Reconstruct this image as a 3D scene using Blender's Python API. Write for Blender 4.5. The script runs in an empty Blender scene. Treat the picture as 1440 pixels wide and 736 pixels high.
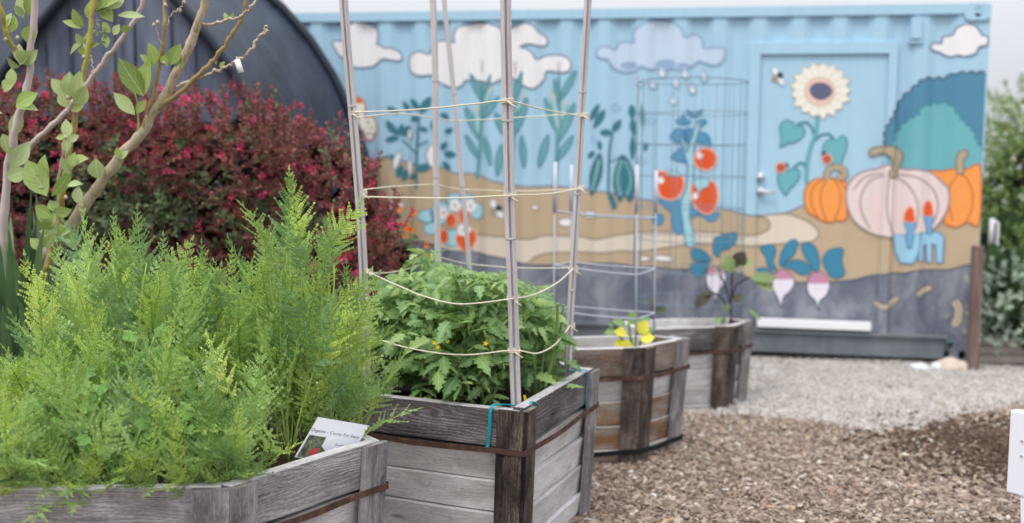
import bpy, bmesh, math, random
from math import sin, cos, pi, radians, sqrt
from mathutils import Vector, Matrix, noise
from mathutils.geometry import tessellate_polygon
V = Vector
rnd = random.Random(7)
SC = bpy.context.scene
COL = SC.collection

# ------------------------------------------------------------------ camera maths
F = 1600.0; EYE = 1.477; PITCH = 0.0918; ROLL = 0.0104
_F = V((0, cos(PITCH), -sin(PITCH))); _U = V((0, sin(PITCH), cos(PITCH))); _R = V((1, 0, 0))
CR = _R*cos(ROLL)+_U*sin(ROLL); CU = -_R*sin(ROLL)+_U*cos(ROLL)
CO = V((0, 0, EYE))
def ray(x, y): return _F + CR*((x-720)/F) - CU*((y-368)/F)
def at(x, y, Y):
    d = ray(x, y); return CO + d*(Y/d.y)
def on_z(x, y, z):
    d = ray(x, y); return CO + d*((z-EYE)/d.z)
def proj(p):
    d = p-CO; z = d.dot(_F); return 720+F*d.dot(CR)/z, 368-F*d.dot(CU)/z

# ------------------------------------------------------------------ object helpers
def link(o, parent=None):
    COL.objects.link(o)
    if parent is not None: o.parent = parent
    return o
def tag(o, label=None, cat=None, group=None, kind=None):
    if label: o['label'] = label
    if cat: o['category'] = cat
    if group: o['group'] = group
    if kind: o['kind'] = kind
    return o
def empty(name, loc=(0, 0, 0), **k):
    o = bpy.data.objects.new(name, None); o.empty_display_size = .1; link(o); o.location = loc
    return tag(o, **k)
class MB:
    def __init__(s): s.v = []; s.f = []; s.m = []; s.uv = []
    def vert(s, p): s.v.append((p[0], p[1], p[2])); return len(s.v)-1
    def face(s, idx, m=0, uv=None):
        s.f.append(idx); s.m.append(m); s.uv.append(uv)
    def poly(s, pts, m=0, uv=None): s.face([s.vert(p) for p in pts], m, uv)
    def box(s, c, size, m=0, rot=None):
        hx, hy, hz = size[0]/2, size[1]/2, size[2]/2
        P = [V((x, y, z)) for x in (-hx, hx) for y in (-hy, hy) for z in (-hz, hz)]
        if rot is not None: P = [rot @ p for p in P]
        i = [s.vert(p+V(c)) for p in P]
        for q in ((0, 1, 3, 2), (4, 6, 7, 5), (0, 4, 5, 1), (2, 3, 7, 6), (0, 2, 6, 4), (1, 5, 7, 3)):
            s.face([i[k] for k in q], m)
    def tube(s, pts, r, n=8, m=0, cap=True, sec=None, ref=None):
        pts = [V(p) for p in pts]
        rs = r if isinstance(r, (list, tuple)) else [r]*len(pts)
        ref = V(ref) if ref else V((0.13, -1, 0.07)); prev = None; base = []; d = 0
        for i, p in enumerate(pts):
            t = (pts[min(i+1, len(pts)-1)]-pts[max(i-1, 0)])
            if t.length < 1e-9: t = V((0, 0, 1))
            t.normalize(); a = prev if prev is not None else ref
            a = a-t*a.dot(t)
            if a.length < 1e-4: a = t.orthogonal()
            a.normalize(); b = t.cross(a); prev = a
            if i: d += (p-pts[i-1]).length
            row = []
            for k in range(n):
                if sec: x, y = sec[k]
                else: x, y = cos(2*pi*k/n), sin(2*pi*k/n)
                row.append(s.vert(p+(a*x+b*y)*rs[i]))
            base.append((row, d))
        for (r0, d0), (r1, d1) in zip(base, base[1:]):
            for k in range(n):
                k2 = (k+1) % n
                s.face([r0[k], r0[k2], r1[k2], r1[k]], m, [(d0, k/n), (d0, (k+1)/n), (d1, (k+1)/n), (d1, k/n)])
        if cap and n > 2 and not sec:
            s.face(base[0][0][::-1], m); s.face(base[-1][0], m)
        elif cap and sec:
            for row, fl in ((base[0][0], 1), (base[-1][0], 0)):
                co = [V(s.v[q]) for q in row]
                for t3 in tessellate_polygon([co]): s.face([row[q] for q in t3], m)
    def mesh(s, name, mats, smooth=False):
        me = bpy.data.meshes.new(name); me.from_pydata(s.v, [], s.f)
        for m in (mats if isinstance(mats, (list, tuple)) else [mats]): me.materials.append(m)
        me.polygons.foreach_set('material_index', s.m)
        if any(u is not None for u in s.uv):
            l = me.uv_layers.new(name='UVMap'); fl = []
            for f, u in zip(s.f, s.uv):
                for k in range(len(f)): fl += (u[k] if u else (0.0, 0.0))
            l.data.foreach_set('uv', fl)
        if smooth: me.polygons.foreach_set('use_smooth', [True]*len(s.f))
        me.update(); return me
    def build(s, name, mats, parent=None, smooth=False, bevel=0):
        o = bpy.data.objects.new(name, s.mesh(name, mats, smooth)); link(o, parent)
        if parent is not None and parent.location.length > 0:
            for v in o.data.vertices: v.co -= parent.location
        if bevel:
            b = o.modifiers.new('bevel', 'BEVEL'); b.width = bevel; b.segments = 2; b.limit_method = 'ANGLE'
        return o
def catmull(P, sub=5, closed=False):
    P = [V(p) for p in P]; n = len(P); out = []
    for i in range(n if closed else n-1):
        if closed: a, b, c, d = P[(i-1) % n], P[i], P[(i+1) % n], P[(i+2) % n]
        else: a, b, c, d = P[max(i-1, 0)], P[i], P[i+1], P[min(i+2, n-1)]
        for k in range(sub):
            t = k/sub
            out.append(.5*((2*b)+(c-a)*t+(2*a-5*b+4*c-d)*t*t+(3*b-a-3*c+d)*t**3))
    if not closed: out.append(P[-1])
    return out

# ------------------------------------------------------------------ materials
def lin(r, g, b):
    f = lambda c: (c/255/12.92 if c <= 10 else ((c/255+.055)/1.055)**2.4)
    return (f(r), f(g), f(b), 1)
class NT:
    def __init__(s, name):
        s.m = bpy.data.materials.new(name); s.m.use_nodes = True; s.t = s.m.node_tree
        s.t.nodes.clear(); s.out = s.n('ShaderNodeOutputMaterial')
    def n(s, typ, ins=None, **pr):
        x = s.t.nodes.new(typ)
        for k, v in pr.items(): setattr(x, k, v)
        for k, v in (ins or {}).items():
            i = x.inputs[k]
            if hasattr(v, 'is_linked') or isinstance(v, bpy.types.NodeSocket): s.t.links.new(v, i)
            else: i.default_value = v
        return x
    def math(s, op, a, b=0.0, clamp=False):
        return s.n('ShaderNodeMath', {0: a, 1: b}, operation=op, use_clamp=clamp).outputs[0]
    def mix(s, f, a, b, mode='MIX'):
        x = s.n('ShaderNodeMix', data_type='RGBA', blend_type=mode)
        for i, v in ((0, f), (6, a), (7, b)):
            if isinstance(v, bpy.types.NodeSocket): s.t.links.new(v, x.inputs[i])
            else: x.inputs[i].default_value = v
        return x.outputs[2]
    def ramp(s, f, stops):
        x = s.n('ShaderNodeValToRGB', {0: f}); e = x.color_ramp.elements
        while len(e) < len(stops): e.new(.5)
        for q, (p, c) in zip(e, stops): q.position = p; q.color = c if len(c) == 4 else (*c, 1)
        return x.outputs[0]
    def noise(s, vec, scale, detail=3, rough=.5, dist=0):
        return s.n('ShaderNodeTexNoise', {'Vector': vec, 'Scale': scale, 'Detail': detail, 'Roughness': rough, 'Distortion': dist}).outputs[0]
    def mapv(s, vec, sc): return s.n('ShaderNodeMapping', {'Vector': vec, 'Scale': sc}).outputs[0]
    def coord(s, k='Object'): return s.n('ShaderNodeTexCoord').outputs[k]
    def finish(s, col, rough=.7, bump=None, bs=.3, bd=.003, spec=.3, metal=0, trans=0, tcol=None):
        ins = {'Base Color': col, 'Roughness': rough, 'Specular IOR Level': spec, 'Metallic': metal}
        if bump is not None:
            ins['Normal'] = s.n('ShaderNodeBump', {'Height': bump, 'Strength': bs, 'Distance': bd}).outputs[0]
        b = s.n('ShaderNodeBsdfPrincipled', ins).outputs[0]
        if trans:
            t = s.n('ShaderNodeBsdfTranslucent', {'Color': tcol if tcol is not None else col}).outputs[0]
            b = s.n('ShaderNodeMixShader', {0: trans, 1: b, 2: t}).outputs[0]
        s.t.links.new(b, s.out.inputs[0]); return s.m
def plain(name, col, rough=.6, var=.12, scale=8, bs=0, spec=.3, metal=0):
    t = NT(name); co = t.coord(); nz = t.noise(co, scale, 5, .6)
    c = t.mix(nz, tuple(x*(1-var) for x in col[:3])+(1,), tuple(min(1, x*(1+var)) for x in col[:3])+(1,))
    return t.finish(c, rough, nz if bs else None, bs, .004, spec, metal)
def wood(name, dark, mid, light, stain=None, stain_amt=.5, bias=0.0, bands=1.0):
    t = NT(name); uv = t.coord('UV')
    warp = t.noise(t.mapv(uv, (1.5, 7, 1)), 1.0, 3, .5, .7)
    sep = t.n('ShaderNodeSeparateXYZ', {0: uv})
    ph = t.math('ADD', t.math('MULTIPLY', sep.outputs[1], 520.0), t.math('MULTIPLY', warp, 75.0))
    ring = t.math('ADD', t.math('MULTIPLY', t.math('SINE', ph), .5), .5)
    fib = t.noise(t.mapv(uv, (7, 330, 1)), 1.0, 4, .65)
    blot = t.noise(t.mapv(uv, (3.2, 9, 1)), 1.0, 4, .6)
    fine = t.noise(t.mapv(uv, (60, 200, 1)), 1.0, 3, .6)
    isl = t.n('ShaderNodeNewGeometry').outputs['Random Per Island']
    v = t.math('ADD', t.math('MULTIPLY', t.math('MULTIPLY', ring, t.noise(t.mapv(uv, (2, 14, 1)), 1.0, 2)), .27*bands), t.math('MULTIPLY', fib, .5))
    v = t.math('ADD', v, t.math('MULTIPLY', t.math('SUBTRACT', blot, .5), .85))
    v = t.math('ADD', v, t.math('MULTIPLY', t.math('SUBTRACT', fine, .5), .55))
    v = t.math('ADD', v, t.math('MULTIPLY', t.math('SUBTRACT', isl, .5), .40))
    v = t.math('ADD', v, .04+bias)
    c = t.ramp(v, [(.12, dark), (.45, mid), (.85, light)])
    vo = t.n('ShaderNodeTexVoronoi', {'Vector': t.mapv(uv, (2.2, 8, 1)), 'Scale': 1.0})
    kn = t.ramp(vo.outputs['Distance'], [(.02, (1, 1, 1)), (.10, (0, 0, 0))])
    c = t.mix(t.math('MULTIPLY', kn, .7), c, tuple(x*.5 for x in dark[:3])+(1,))
    if stain:
        st = t.ramp(t.noise(t.mapv(uv, (2.4, 6, 1)), 1.7, 5, .7, .5), [(.45, (0, 0, 0)), (.62, (1, 1, 1))])
        c = t.mix(t.math('MULTIPLY', st, stain_amt), c, stain)
    h = t.math('ADD', t.math('MULTIPLY', ring, .25*bands), t.math('ADD', fib, t.math('MULTIPLY', fine, .5)))
    return t.finish(c, .85, h, .55, .004, .15)
def leafy(name, cols, rough=.55, trans=.3, per='obj', vary=.25, spec=.25, hue=.02, veins=0, nscale=9, bl=.0):
    t = NT(name)
    r = t.n('ShaderNodeObjectInfo').outputs['Random'] if per == 'obj' else t.n('ShaderNodeNewGeometry').outputs['Random Per Island']
    n = len(cols)
    c = t.ramp(r, [((i+.5)/n, x) for i, x in enumerate(cols)])
    nz = t.noise(t.coord(), nscale, 3)
    hsv = t.n('ShaderNodeHueSaturation', {'Color': c, 'Hue': t.math('ADD', t.math('MULTIPLY', t.math('SUBTRACT', nz, .5), hue*4), .5),
              'Value': t.math('ADD', t.math('MULTIPLY', t.math('SUBTRACT', nz, .5), vary*3), 1.0)}).outputs[0]
    h = None
    if veins:
        sp = t.n('ShaderNodeSeparateXYZ', {0: t.coord('UV')}); av = t.math('ABSOLUTE', t.math('SUBTRACT', sp.outputs[1], .5))
        mid = t.math('LESS_THAN', av, .045)
        sv = t.math('POWER', t.math('ADD', t.math('MULTIPLY', t.math('SINE', t.math('SUBTRACT', t.math('MULTIPLY', sp.outputs[0], 40.0), t.math('MULTIPLY', av, 26.0))), .5), .5), 6.0)
        h = t.math('MAXIMUM', t.math('MULTIPLY', mid, 1.0), t.math('MULTIPLY', sv, .45))
        hsv = t.mix(t.math('MULTIPLY', h, veins), hsv, t.mix(.5, hsv, lin(226, 234, 190)))
    tc = t.mix(1.0, hsv, (1.0, 1.05, .72, 1), 'MULTIPLY')
    return t.finish(hsv, rough, h, .5, -.002, spec=spec, trans=trans, tcol=tc)
def islands(name, cols, rough=.8, trans=0, spec=.2, tint=None):
    t = NT(name); r = t.n('ShaderNodeNewGeometry').outputs['Random Per Island']
    n = len(cols); c = t.ramp(r, [((i+.5)/n, x) for i, x in enumerate(cols)])
    if tint: c = t.mix(t.ramp(t.noise(t.coord(), 1.6, 4), [(.35, (0, 0, 0)), (.6, (1, 1, 1))]), c, t.mix(1.0, c, tint, 'MULTIPLY'))
    return t.finish(c, rough, None, spec=spec, trans=trans)

# paints
def paintmat(name, col, worn=None, wa=0.0, rough=.55):
    t = NT(name); co = t.coord(); nz = t.noise(co, 3.0, 6, .65); fz = t.noise(co, 40.0, 3, .6)
    c = t.mix(nz, tuple(x*.93 for x in col[:3])+(1,), tuple(min(1, x*1.06) for x in col[:3])+(1,))
    streak = t.noise(t.mapv(co, (14, 14, .8)), 1.0, 4, .6)
    c = t.mix(t.math('MULTIPLY', t.ramp(streak, [(.5, (0, 0, 0)), (.75, (1, 1, 1))]), .10), c, lin(120, 125, 130))
    if worn:
        w = t.ramp(t.noise(t.mapv(co, (2.5, 2.5, 1.6)), 1.6, 6, .7, .4), [(.42, (0, 0, 0)), (.62, (1, 1, 1))])
        c = t.mix(t.math('MULTIPLY', w, wa), c, worn)
    return t.finish(c, rough, fz, .08, .001, .25)
M = {}
for k, c in dict(blue=(170, 206, 226), tan=(192, 171, 142), tan2=(196, 178, 150), cream=(220, 208, 190), white=(238, 236, 236), cloud2=(196, 214, 232),
        cloud2o=(150, 177, 204), outl=(112, 124, 146), outd=(74, 90, 108), outb=(140, 122, 105), teal=(112, 178, 186), tealo=(74, 140, 154), dteal=(62, 122, 137),
        corn=(110, 166, 172), corno=(66, 130, 146), cob=(168, 208, 206), cobtip=(222, 208, 180), bluel=(88, 150, 184), bluelo=(70, 122, 160), blue2=(84, 138, 165),
        aqua=(168, 214, 222), orange=(244, 158, 84), orange2=(232, 120, 50), orangeo=(186, 104, 62), pink=(228, 210, 206), pinko=(160, 138, 138), pink2=(236, 196, 184), pinkm=(232, 207, 201),
        red=(226, 94, 48), redo=(244, 190, 170), stem=(180, 164, 140), stemo=(130, 116, 100), core=(98, 104, 130), petal=(240, 236, 222), petalo=(206, 194, 176),
        rpink=(200, 140, 168), rwhite=(232, 226, 236), rleaf=(66, 136, 166), rleafo=(56, 106, 134), grub=(196, 180, 160), um=(158, 202, 226), umo=(96, 146, 182),
        umd=(120, 170, 208), bug=(190, 88, 66), black=(50, 54, 66), pod=(120, 176, 178)).items():
    M[k] = paintmat('paint_'+k, lin(*c))
M['grey'] = paintmat('paint_slate_grey', lin(104, 109, 124), lin(158, 160, 166), .75)
M['rail'] = paintmat('paint_rail_grey', lin(102, 109, 116), lin(136, 140, 144), .5)
M['wtrim'] = plain('white_trim', lin(238, 238, 240), .4, .04)
M['wd_dark'] = wood('wood_weathered_dark', lin(62, 59, 61), lin(150, 146, 148), lin(220, 216, 216), lin(116, 108, 102), .25, .19)
M['wd_pale'] = wood('wood_weathered_pale', lin(96, 93, 94), lin(180, 176, 176), lin(232, 229, 229), lin(132, 118, 104), .30, .33, .5)
M['wd_stain'] = wood('wood_weathered_stained', lin(70, 60, 54), lin(160, 148, 136), lin(206, 200, 192), lin(134, 88, 44), .75, .14, .7)
M['wd_post'] = wood('wood_post', lin(26, 22, 23), lin(88, 77, 72), lin(178, 163, 151), lin(24, 22, 24), .8, .05, .8)
M['wd_postg'] = wood('wood_post_grey', lin(74, 70, 73), lin(152, 147, 148), lin(208, 203, 204), lin(64, 56, 52), .6, .04, .5)
M['wd_toplit'] = wood('wood_toplit', lin(150, 147, 148), lin(206, 202, 202), lin(232, 229, 229), None, 0, .1, .3)  # board top faces: light caught from the sky put into a paler wood
M['wd_warm'] = wood('wood_weathered_warm', lin(66, 58, 54), lin(148, 136, 126), lin(208, 198, 188), lin(120, 92, 66), .5, .06, .7)
M['wd_dark2'] = wood('wood_weathered_black', lin(44, 41, 43), lin(112, 107, 109), lin(200, 195, 195), lin(90, 80, 74), .35, .08, 1.15)
M['bamboo'] = wood('bamboo_grey', lin(176, 168, 170), lin(214, 208, 210), lin(232, 226, 226), None, 0, .05, .05)
t = NT('rusty_steel'); co = t.coord(); nz = t.noise(co, 22, 6, .7)
M['rust'] = t.finish(t.ramp(nz, [(.3, lin(48, 38, 38)), (.55, lin(88, 64, 56)), (.75, lin(134, 100, 82))]), .75, nz, .4, .002, .3, .2)
M['twine'] = plain('jute_twine', lin(220, 211, 190), .9, .25, 60)
M['tealtie'] = plain('teal_plastic_tie', lin(20, 150, 165), .4, .1)
M['yellow'] = plain('yellow_plastic', lin(250, 208, 40), .4, .08)
M['wire'] = plain('coated_wire', lin(112, 134, 150), .5, .1, spec=.5)
M['wirew'] = plain('pale_wire', lin(168, 172, 184), .5, .1)
M['soil'] = plain('soil', lin(66, 52, 42), .95, .5, 30, .8)
M['dark'] = plain('dark_void', lin(20, 24, 26), .9, .1)
M['slat'] = plain('grey_slats', lin(150, 140, 134), .85, .2, 10, .3)
M['wtrim2'] = plain('white_sleeve', lin(190, 194, 206), .5, .04)
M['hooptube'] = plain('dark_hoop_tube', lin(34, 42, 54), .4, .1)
# ------------------------------------------------------------------ world, sun, camera
w = bpy.data.worlds.new("World"); SC.world = w; w.use_nodes = True
nt = w.node_tree; nt.nodes.clear()
SUN_EL, SUN_AZ = radians(58), radians(215)
sky = nt.nodes.new('ShaderNodeTexSky'); sky.sky_type = 'NISHITA'; sky.sun_disc = False
sky.sun_elevation = SUN_EL; sky.sun_rotation = SUN_AZ; sky.dust_density = 4
tc = nt.nodes.new('ShaderNodeTexCoord'); nz = nt.nodes.new('ShaderNodeTexNoise'); nz.inputs['Scale'].default_value = 1.7; nz.inputs['Detail'].default_value = 5
cr = nt.nodes.new('ShaderNodeValToRGB'); cr.color_ramp.elements[0].color = (8.6, 9.0, 9.8, 1); cr.color_ramp.elements[1].color = (10.2, 10.3, 10.6, 1)
cr.color_ramp.elements[0].position = .3; cr.color_ramp.elements[1].position = .7
mx = nt.nodes.new('ShaderNodeMix'); mx.data_type = 'RGBA'; mx.inputs[0].default_value = .92
bg = nt.nodes.new('ShaderNodeBackground'); bg.inputs[1].default_value = .13
ow = nt.nodes.new('ShaderNodeOutputWorld')
L = nt.links
L.new(tc.outputs['Generated'], nz.inputs[0]); L.new(nz.outputs[0], cr.inputs[0]); L.new(sky.outputs[0], mx.inputs[6]); L.new(cr.outputs[0], mx.inputs[7])
sp_ = nt.nodes.new('ShaderNodeSeparateXYZ'); mr = nt.nodes.new('ShaderNodeMapRange'); mr.inputs[3].default_value = .44; mr.inputs[4].default_value = 1.55
vm = nt.nodes.new('ShaderNodeVectorMath'); vm.operation = 'SCALE'
L.new(tc.outputs['Generated'], sp_.inputs[0]); L.new(sp_.outputs[2], mr.inputs[0]); L.new(mx.outputs[2], vm.inputs[0]); L.new(mr.outputs[0], vm.inputs[3])
L.new(vm.outputs[0], bg.inputs[0]); L.new(bg.outputs[0], ow.inputs[0])
sd = bpy.data.lights.new('sun', 'SUN'); sd.energy = 1.15; sd.angle = radians(22); sd.color = (1, .96, .9)
so = bpy.data.objects.new('sun', sd); link(so)
sdir = V((sin(SUN_AZ)*cos(SUN_EL), cos(SUN_AZ)*cos(SUN_EL), sin(SUN_EL)))
so.rotation_euler = sdir.to_track_quat('Z', 'Y').to_euler(); so.location = (0, 0, 12)
cd = bpy.data.cameras.new('camera'); cam = bpy.data.objects.new('camera', cd); link(cam); SC.camera = cam
cd.sensor_width = 36; cd.lens = 36*F/1440; cd.clip_end = 300; cd.clip_start = .05
cam.matrix_world = Matrix(((CR.x, CU.x, -_F.x, CO.x), (CR.y, CU.y, -_F.y, CO.y), (CR.z, CU.z, -_F.z, CO.z), (0, 0, 0, 1)))
cd.dof.use_dof = True; cd.dof.focus_distance = 3.55; cd.dof.aperture_fstop = 1.65; cd.dof.aperture_blades = 0
SC.view_settings.view_transform = 'Standard'; SC.view_settings.look = 'None'; SC.view_settings.exposure = 0.32; SC.view_settings.gamma = 1
SC.cycles.use_denoising = True; SC.cycles.max_bounces = 6; SC.cycles.diffuse_bounces = 3; SC.cycles.transmission_bounces = 3

# ------------------------------------------------------------------ ground
GR = [on_z(x, y, 0) for x, y in ((700, 590), (860, 572), (960, 582), (1060, 590), (1150, 597), (1230, 612), (1290, 610), (1335, 590), (1400, 578), (1500, 568))]
def gravel_front(x):                      # the y where gravel gives way to wood mulch
    if x <= GR[0].x: return GR[0].y
    for a, b in zip(GR, GR[1:]):
        if x <= b.x: return a.y+(b.y-a.y)*(x-a.x)/(b.x-a.x)
    return GR[-1].y
MOUND = on_z(1420, 640, 0)
def gz(x, y):
    z = .018*noise.noise(V((x*1.3, y*1.3, 0)))+.012*noise.noise(V((x*4, y*4, 3)))
    d = sqrt(((x-MOUND.x-.35)/1.0)**2+((y-MOUND.y)/.55)**2)
    return z+.10*max(0, 1-d)
mb = MB(); N = 120
xs = [-40+i*4.0 for i in range(9)]+[-6+i*.12 for i in range(101)]+[8+i*4.0 for i in range(9)]
ys = [-30+i*4 for i in range(8)]+[1.6+i*.12 for i in range(76)]+[12+i*6 for i in range(12)]
ids = [[mb.vert((x, y, gz(x, y) if (-6 < x < 7 and 1 < y < 11) else 0)) for x in xs] for y in ys]
for j in range(len(ys)-1):
    for i in range(len(xs)-1): mb.face([ids[j][i], ids[j][i+1], ids[j+1][i+1], ids[j+1][i]])
t = NT('mulch_ground'); co = t.coord()
n1 = t.noise(co, 55, 5, .7); n2 = t.noise(co, 2.2, 4, .6)
c = t.ramp(n1, [(.3, lin(76, 62, 55)), (.5, lin(122, 104, 92)), (.75, lin(166, 148, 132))])
c = t.mix(t.math('MULTIPLY', n2, .5), c, lin(84, 66, 54))
MG = t.finish(c, .95, n1, .8, .02, .1)
tag(mb.build('ground', MG, smooth=True), kind='structure')
# gravel sheet, 4 mm above
mb = MB(); cols_ = 46; rows = []
for i in range(cols_+1):
    x = -1.5+i*(9.5/cols_); y0 = gravel_front(x)+.10*noise.noise(V((x*3, 0, 0)))
    rows.append([mb.vert((x, y0+(10.5-y0)*j/14, gz(x, y0+(10.5-y0)*j/14)+.004+.004*min(j, 1))) for j in range(15)])
for i in range(cols_):
    for j in range(14): mb.face([rows[i][j], rows[i+1][j], rows[i+1][j+1], rows[i][j+1]])
t = NT('gravel_base'); co = t.coord(); v1 = t.n('ShaderNodeTexVoronoi', {'Vector': co, 'Scale': 42.0})
c = t.ramp(t.noise(co, 60, 4, .7), [(.3, lin(128, 120, 114)), (.7, lin(206, 200, 194))])
tag(mb.build('gravel_path', t.finish(c, .9, v1.outputs['Distance'], .6, .01, .1), smooth=True), kind='structure')

def scatter(name, n, region, size, mats, flat, label, cat, seed, weight=None):
    r = random.Random(seed); mb = MB()
    for _ in range(n):
        x, y = region(r)
        if weight and r.random() > weight(x, y): continue
        L_ = size(r); wd = L_*r.uniform(*flat[0]); th = L_*r.uniform(*flat[1]); z = gz(x, y)+.005+th*.3+r.uniform(0, .006)
        Rm = Matrix.Rotation(r.uniform(0, 2*pi), 3, 'Z') @ Matrix.Rotation(r.gauss(0, .2), 3, 'Y') @ Matrix.Rotation(r.gauss(0, .2), 3, 'X')
        k = r.randint(5, 6); top = []; bot = []
        for q in range(k):
            a = 2*pi*(q+r.uniform(-.25, .25))/k; rr = r.uniform(.75, 1)
            p = V((cos(a)*L_*.5*rr, sin(a)*wd*.5*rr, 0))
            top.append(mb.vert(Rm @ (p*.8+V((0, 0, th*.5)))+V((x, y, z)))); bot.append(mb.vert(Rm @ (p+V((0, 0, -th*.5)))+V((x, y, z))))
        mi = r.randrange(len(mats)) if r.random() < .5 else 0
        mb.face(top, mi)
        for q in range(k): mb.face([top[q], bot[q], bot[(q+1) % k], top[(q+1) % k]], mi)
    o = mb.build(name, mats); tag(o, label, cat, kind='stuff'); return o
M['chip'] = islands('wood_chips', [lin(*q) for q in ((108, 92, 82), (154, 136, 122), (134, 116, 104), (170, 153, 139), (120, 102, 91), (188, 173, 160), (144, 125, 112), (156, 134, 116))], .9)
M['chipl'] = islands('pale_chips', [lin(*q) for q in ((206, 196, 184), (186, 170, 152), (188, 160, 126), (196, 194, 190))], .9)
M['stone'] = islands('gravel_stones', [lin(*q) for q in ((186, 180, 174), (166, 159, 153), (200, 196, 191), (176, 169, 164), (154, 148, 143), (208, 204, 199), (182, 172, 162))], .85)
def reg_m(r):
    y = 4.0+(r.random()**.8)*3.6; return r.uniform(-.2+.05*y, .50*y+.25), y
scatter('wood_mulch', 80000, reg_m, lambda r: r.choice((.010, .014, .018, .026, .048))*r.uniform(.7, 1.25), [M['chip']]*9+[M['chipl']], ((.2, .5), (.06, .16)),
        'brown shredded wood chip mulch covering the path between planters', 'mulch', 3, lambda x, y: 1 if y < gravel_front(x)+.1 else .12)
def reg_g(r): return r.uniform(-.3, 4.6), r.uniform(5.9, 9.4)
scatter('loose_gravel', 46000, reg_g, lambda r: r.uniform(.013, .032), [M['stone']], ((.6, .95), (.35, .7)),
        'pale grey loose gravel strewn in front of the painted container', 'gravel', 4, lambda x, y: 1 if y > gravel_front(x) else .04)
# darker compost heap chips
scatter('bark_pieces', 420, reg_m, lambda r: r.uniform(.045, .085), [M['chip'], M['chipl']], ((.2, .5), (.04, .1)),
        'larger curled bark pieces lying on the brown mulch path', 'bark', 9, lambda x, y: 1 if y < gravel_front(x)+.5 else .1)
M['humus'] = islands('compost_bits', [lin(*q) for q in ((74, 58, 50), (94, 76, 65), (112, 92, 79), (58, 46, 40), (84, 67, 58))], .95)
def reg_h(r):
    return MOUND.x+.30+r.gauss(0, .36), MOUND.y+.05+r.gauss(0, .30)
scatter('dark_compost', 19000, reg_h, lambda r: r.uniform(.012, .035), [M['humus']], ((.5, .9), (.3, .6)),
        'dark brown compost heaped over the mulch near the white raised bed', 'compost', 5)

# ------------------------------------------------------------------ shipping container
PHI = .1899; CX0 = V((3.358, 8.150, 0)); DW = V((-cos(PHI), sin(PHI), 0)); NW = V((-sin(PHI), -cos(PHI), 0)); HC = 2.59; LC = 6.06
def W(s, z, n=0.0): return CX0+DW*s+NW*n+V((0, 0, z))
def on_wall(x, y):
    d = ray(x, y); k = (CX0-CO).dot(NW)/d.dot(NW); p = CO+d*k
    return (p-CX0).dot(DW), p.z
cont = empty('shipping_container', CX0, label='pale blue corrugated shipping container with a painted garden mural and a flat door', cat='shipping container')
SP = on_wall(1353, 200)[0]                     # inner edge of the corner post
DS0 = on_wall(1257, 200)[0]; DS1 = on_wall(1051, 200)[0]; DZ = on_wall(1150, 60)[1]; DI0 = on_wall(1245, 200)[0]; DI1 = on_wall(1066, 200)[0]; DZI = on_wall(1150, 76)[1]
DZB = on_wall(1100, 462)[1]
PER = .285
def corr(s):                                   # one corrugation: outer flat, slope, inner flat, slope
    if s < SP: return 0.0
    u = ((s-SP+.02) % PER)/PER
    if u < .26: return -.001
    if u < .48: return -.001-.036*(u-.26)/.22
    if u < .78: return -.037
    return -.037+.036*(u-.78)/.22
bp = [0, SP]
k = 0
while SP-.02+k*PER < LC:
    for u in (0, .26, .48, .78): bp.append(SP-.02+(k+u)*PER)
    k += 1
bp = sorted(b for b in bp if 0 <= b < LC-.16)+[LC-.16, LC]
def prof(s):
    if DS0-.001 <= s <= DS1+.001:
        if s < DI0 or s > DI1: return .014
        return -.012
    return corr(s)
bpw = sorted([b for b in bp if not DS0 <= b <= DS1]+[DS0-.002, DS0, DI0-.002, DI0+.002, DI1-.002, DI1+.002, DS1, DS1+.002])
def cont_part(mb, name, mat, par=None, **kw):
    o = mb.build(name, mat, **kw)
    o.parent = par or cont
    base = CX0 
    for v in o.data.vertices: v.co -= base
    return o
def wallgrid(mb, s0, s1, z0, z1, f):
    S = [s0]+[b for b in bp if s0 < b < s1]+[s1]
    for a, b in zip(S, S[1:]):
        mb.poly([W(a, z0, f(a+1e-5)), W(b, z0, f(b-1e-5)), W(b, z1, f(b-1e-5)), W(a, z1, f(a+1e-5))])
mb = MB()
wallgrid(mb, SP, DS0, .17, HC-.07, corr); wallgrid(mb, DS1, LC-.16, .17, HC-.07, corr); wallgrid(mb, DS0, DS1, DZ, HC-.07, corr)
wall = cont_part(mb, 'wall_panel', M['blue'])
def wbox(mb, s0, s1, z0, z1, n0, n1):
    P = [[W(s, z, n) for z in (z0, z1)] for s, n in ((s0, n0), (s1, n0), (s1, n1), (s0, n1))]
    for i in range(4):
        j = (i+1) % 4; mb.poly([P[i][0], P[j][0], P[j][1], P[i][1]])
    mb.poly([P[i][1] for i in range(4)]); mb.poly([P[i][0] for i in (3, 2, 1, 0)])
mb = MB(); wbox(mb, .005, LC-.005, HC-.072, HC-.002, -.08, .012); cont_part(mb, 'top_rail', M['blue'], bevel=.006)
for a, b in ((0, SP), (LC-.16, LC)):
    mb = MB(); wbox(mb, a, b, .115, HC-.115, -.15, -.002); cont_part(mb, 'corner_post', M['blue'], bevel=.004)
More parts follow.
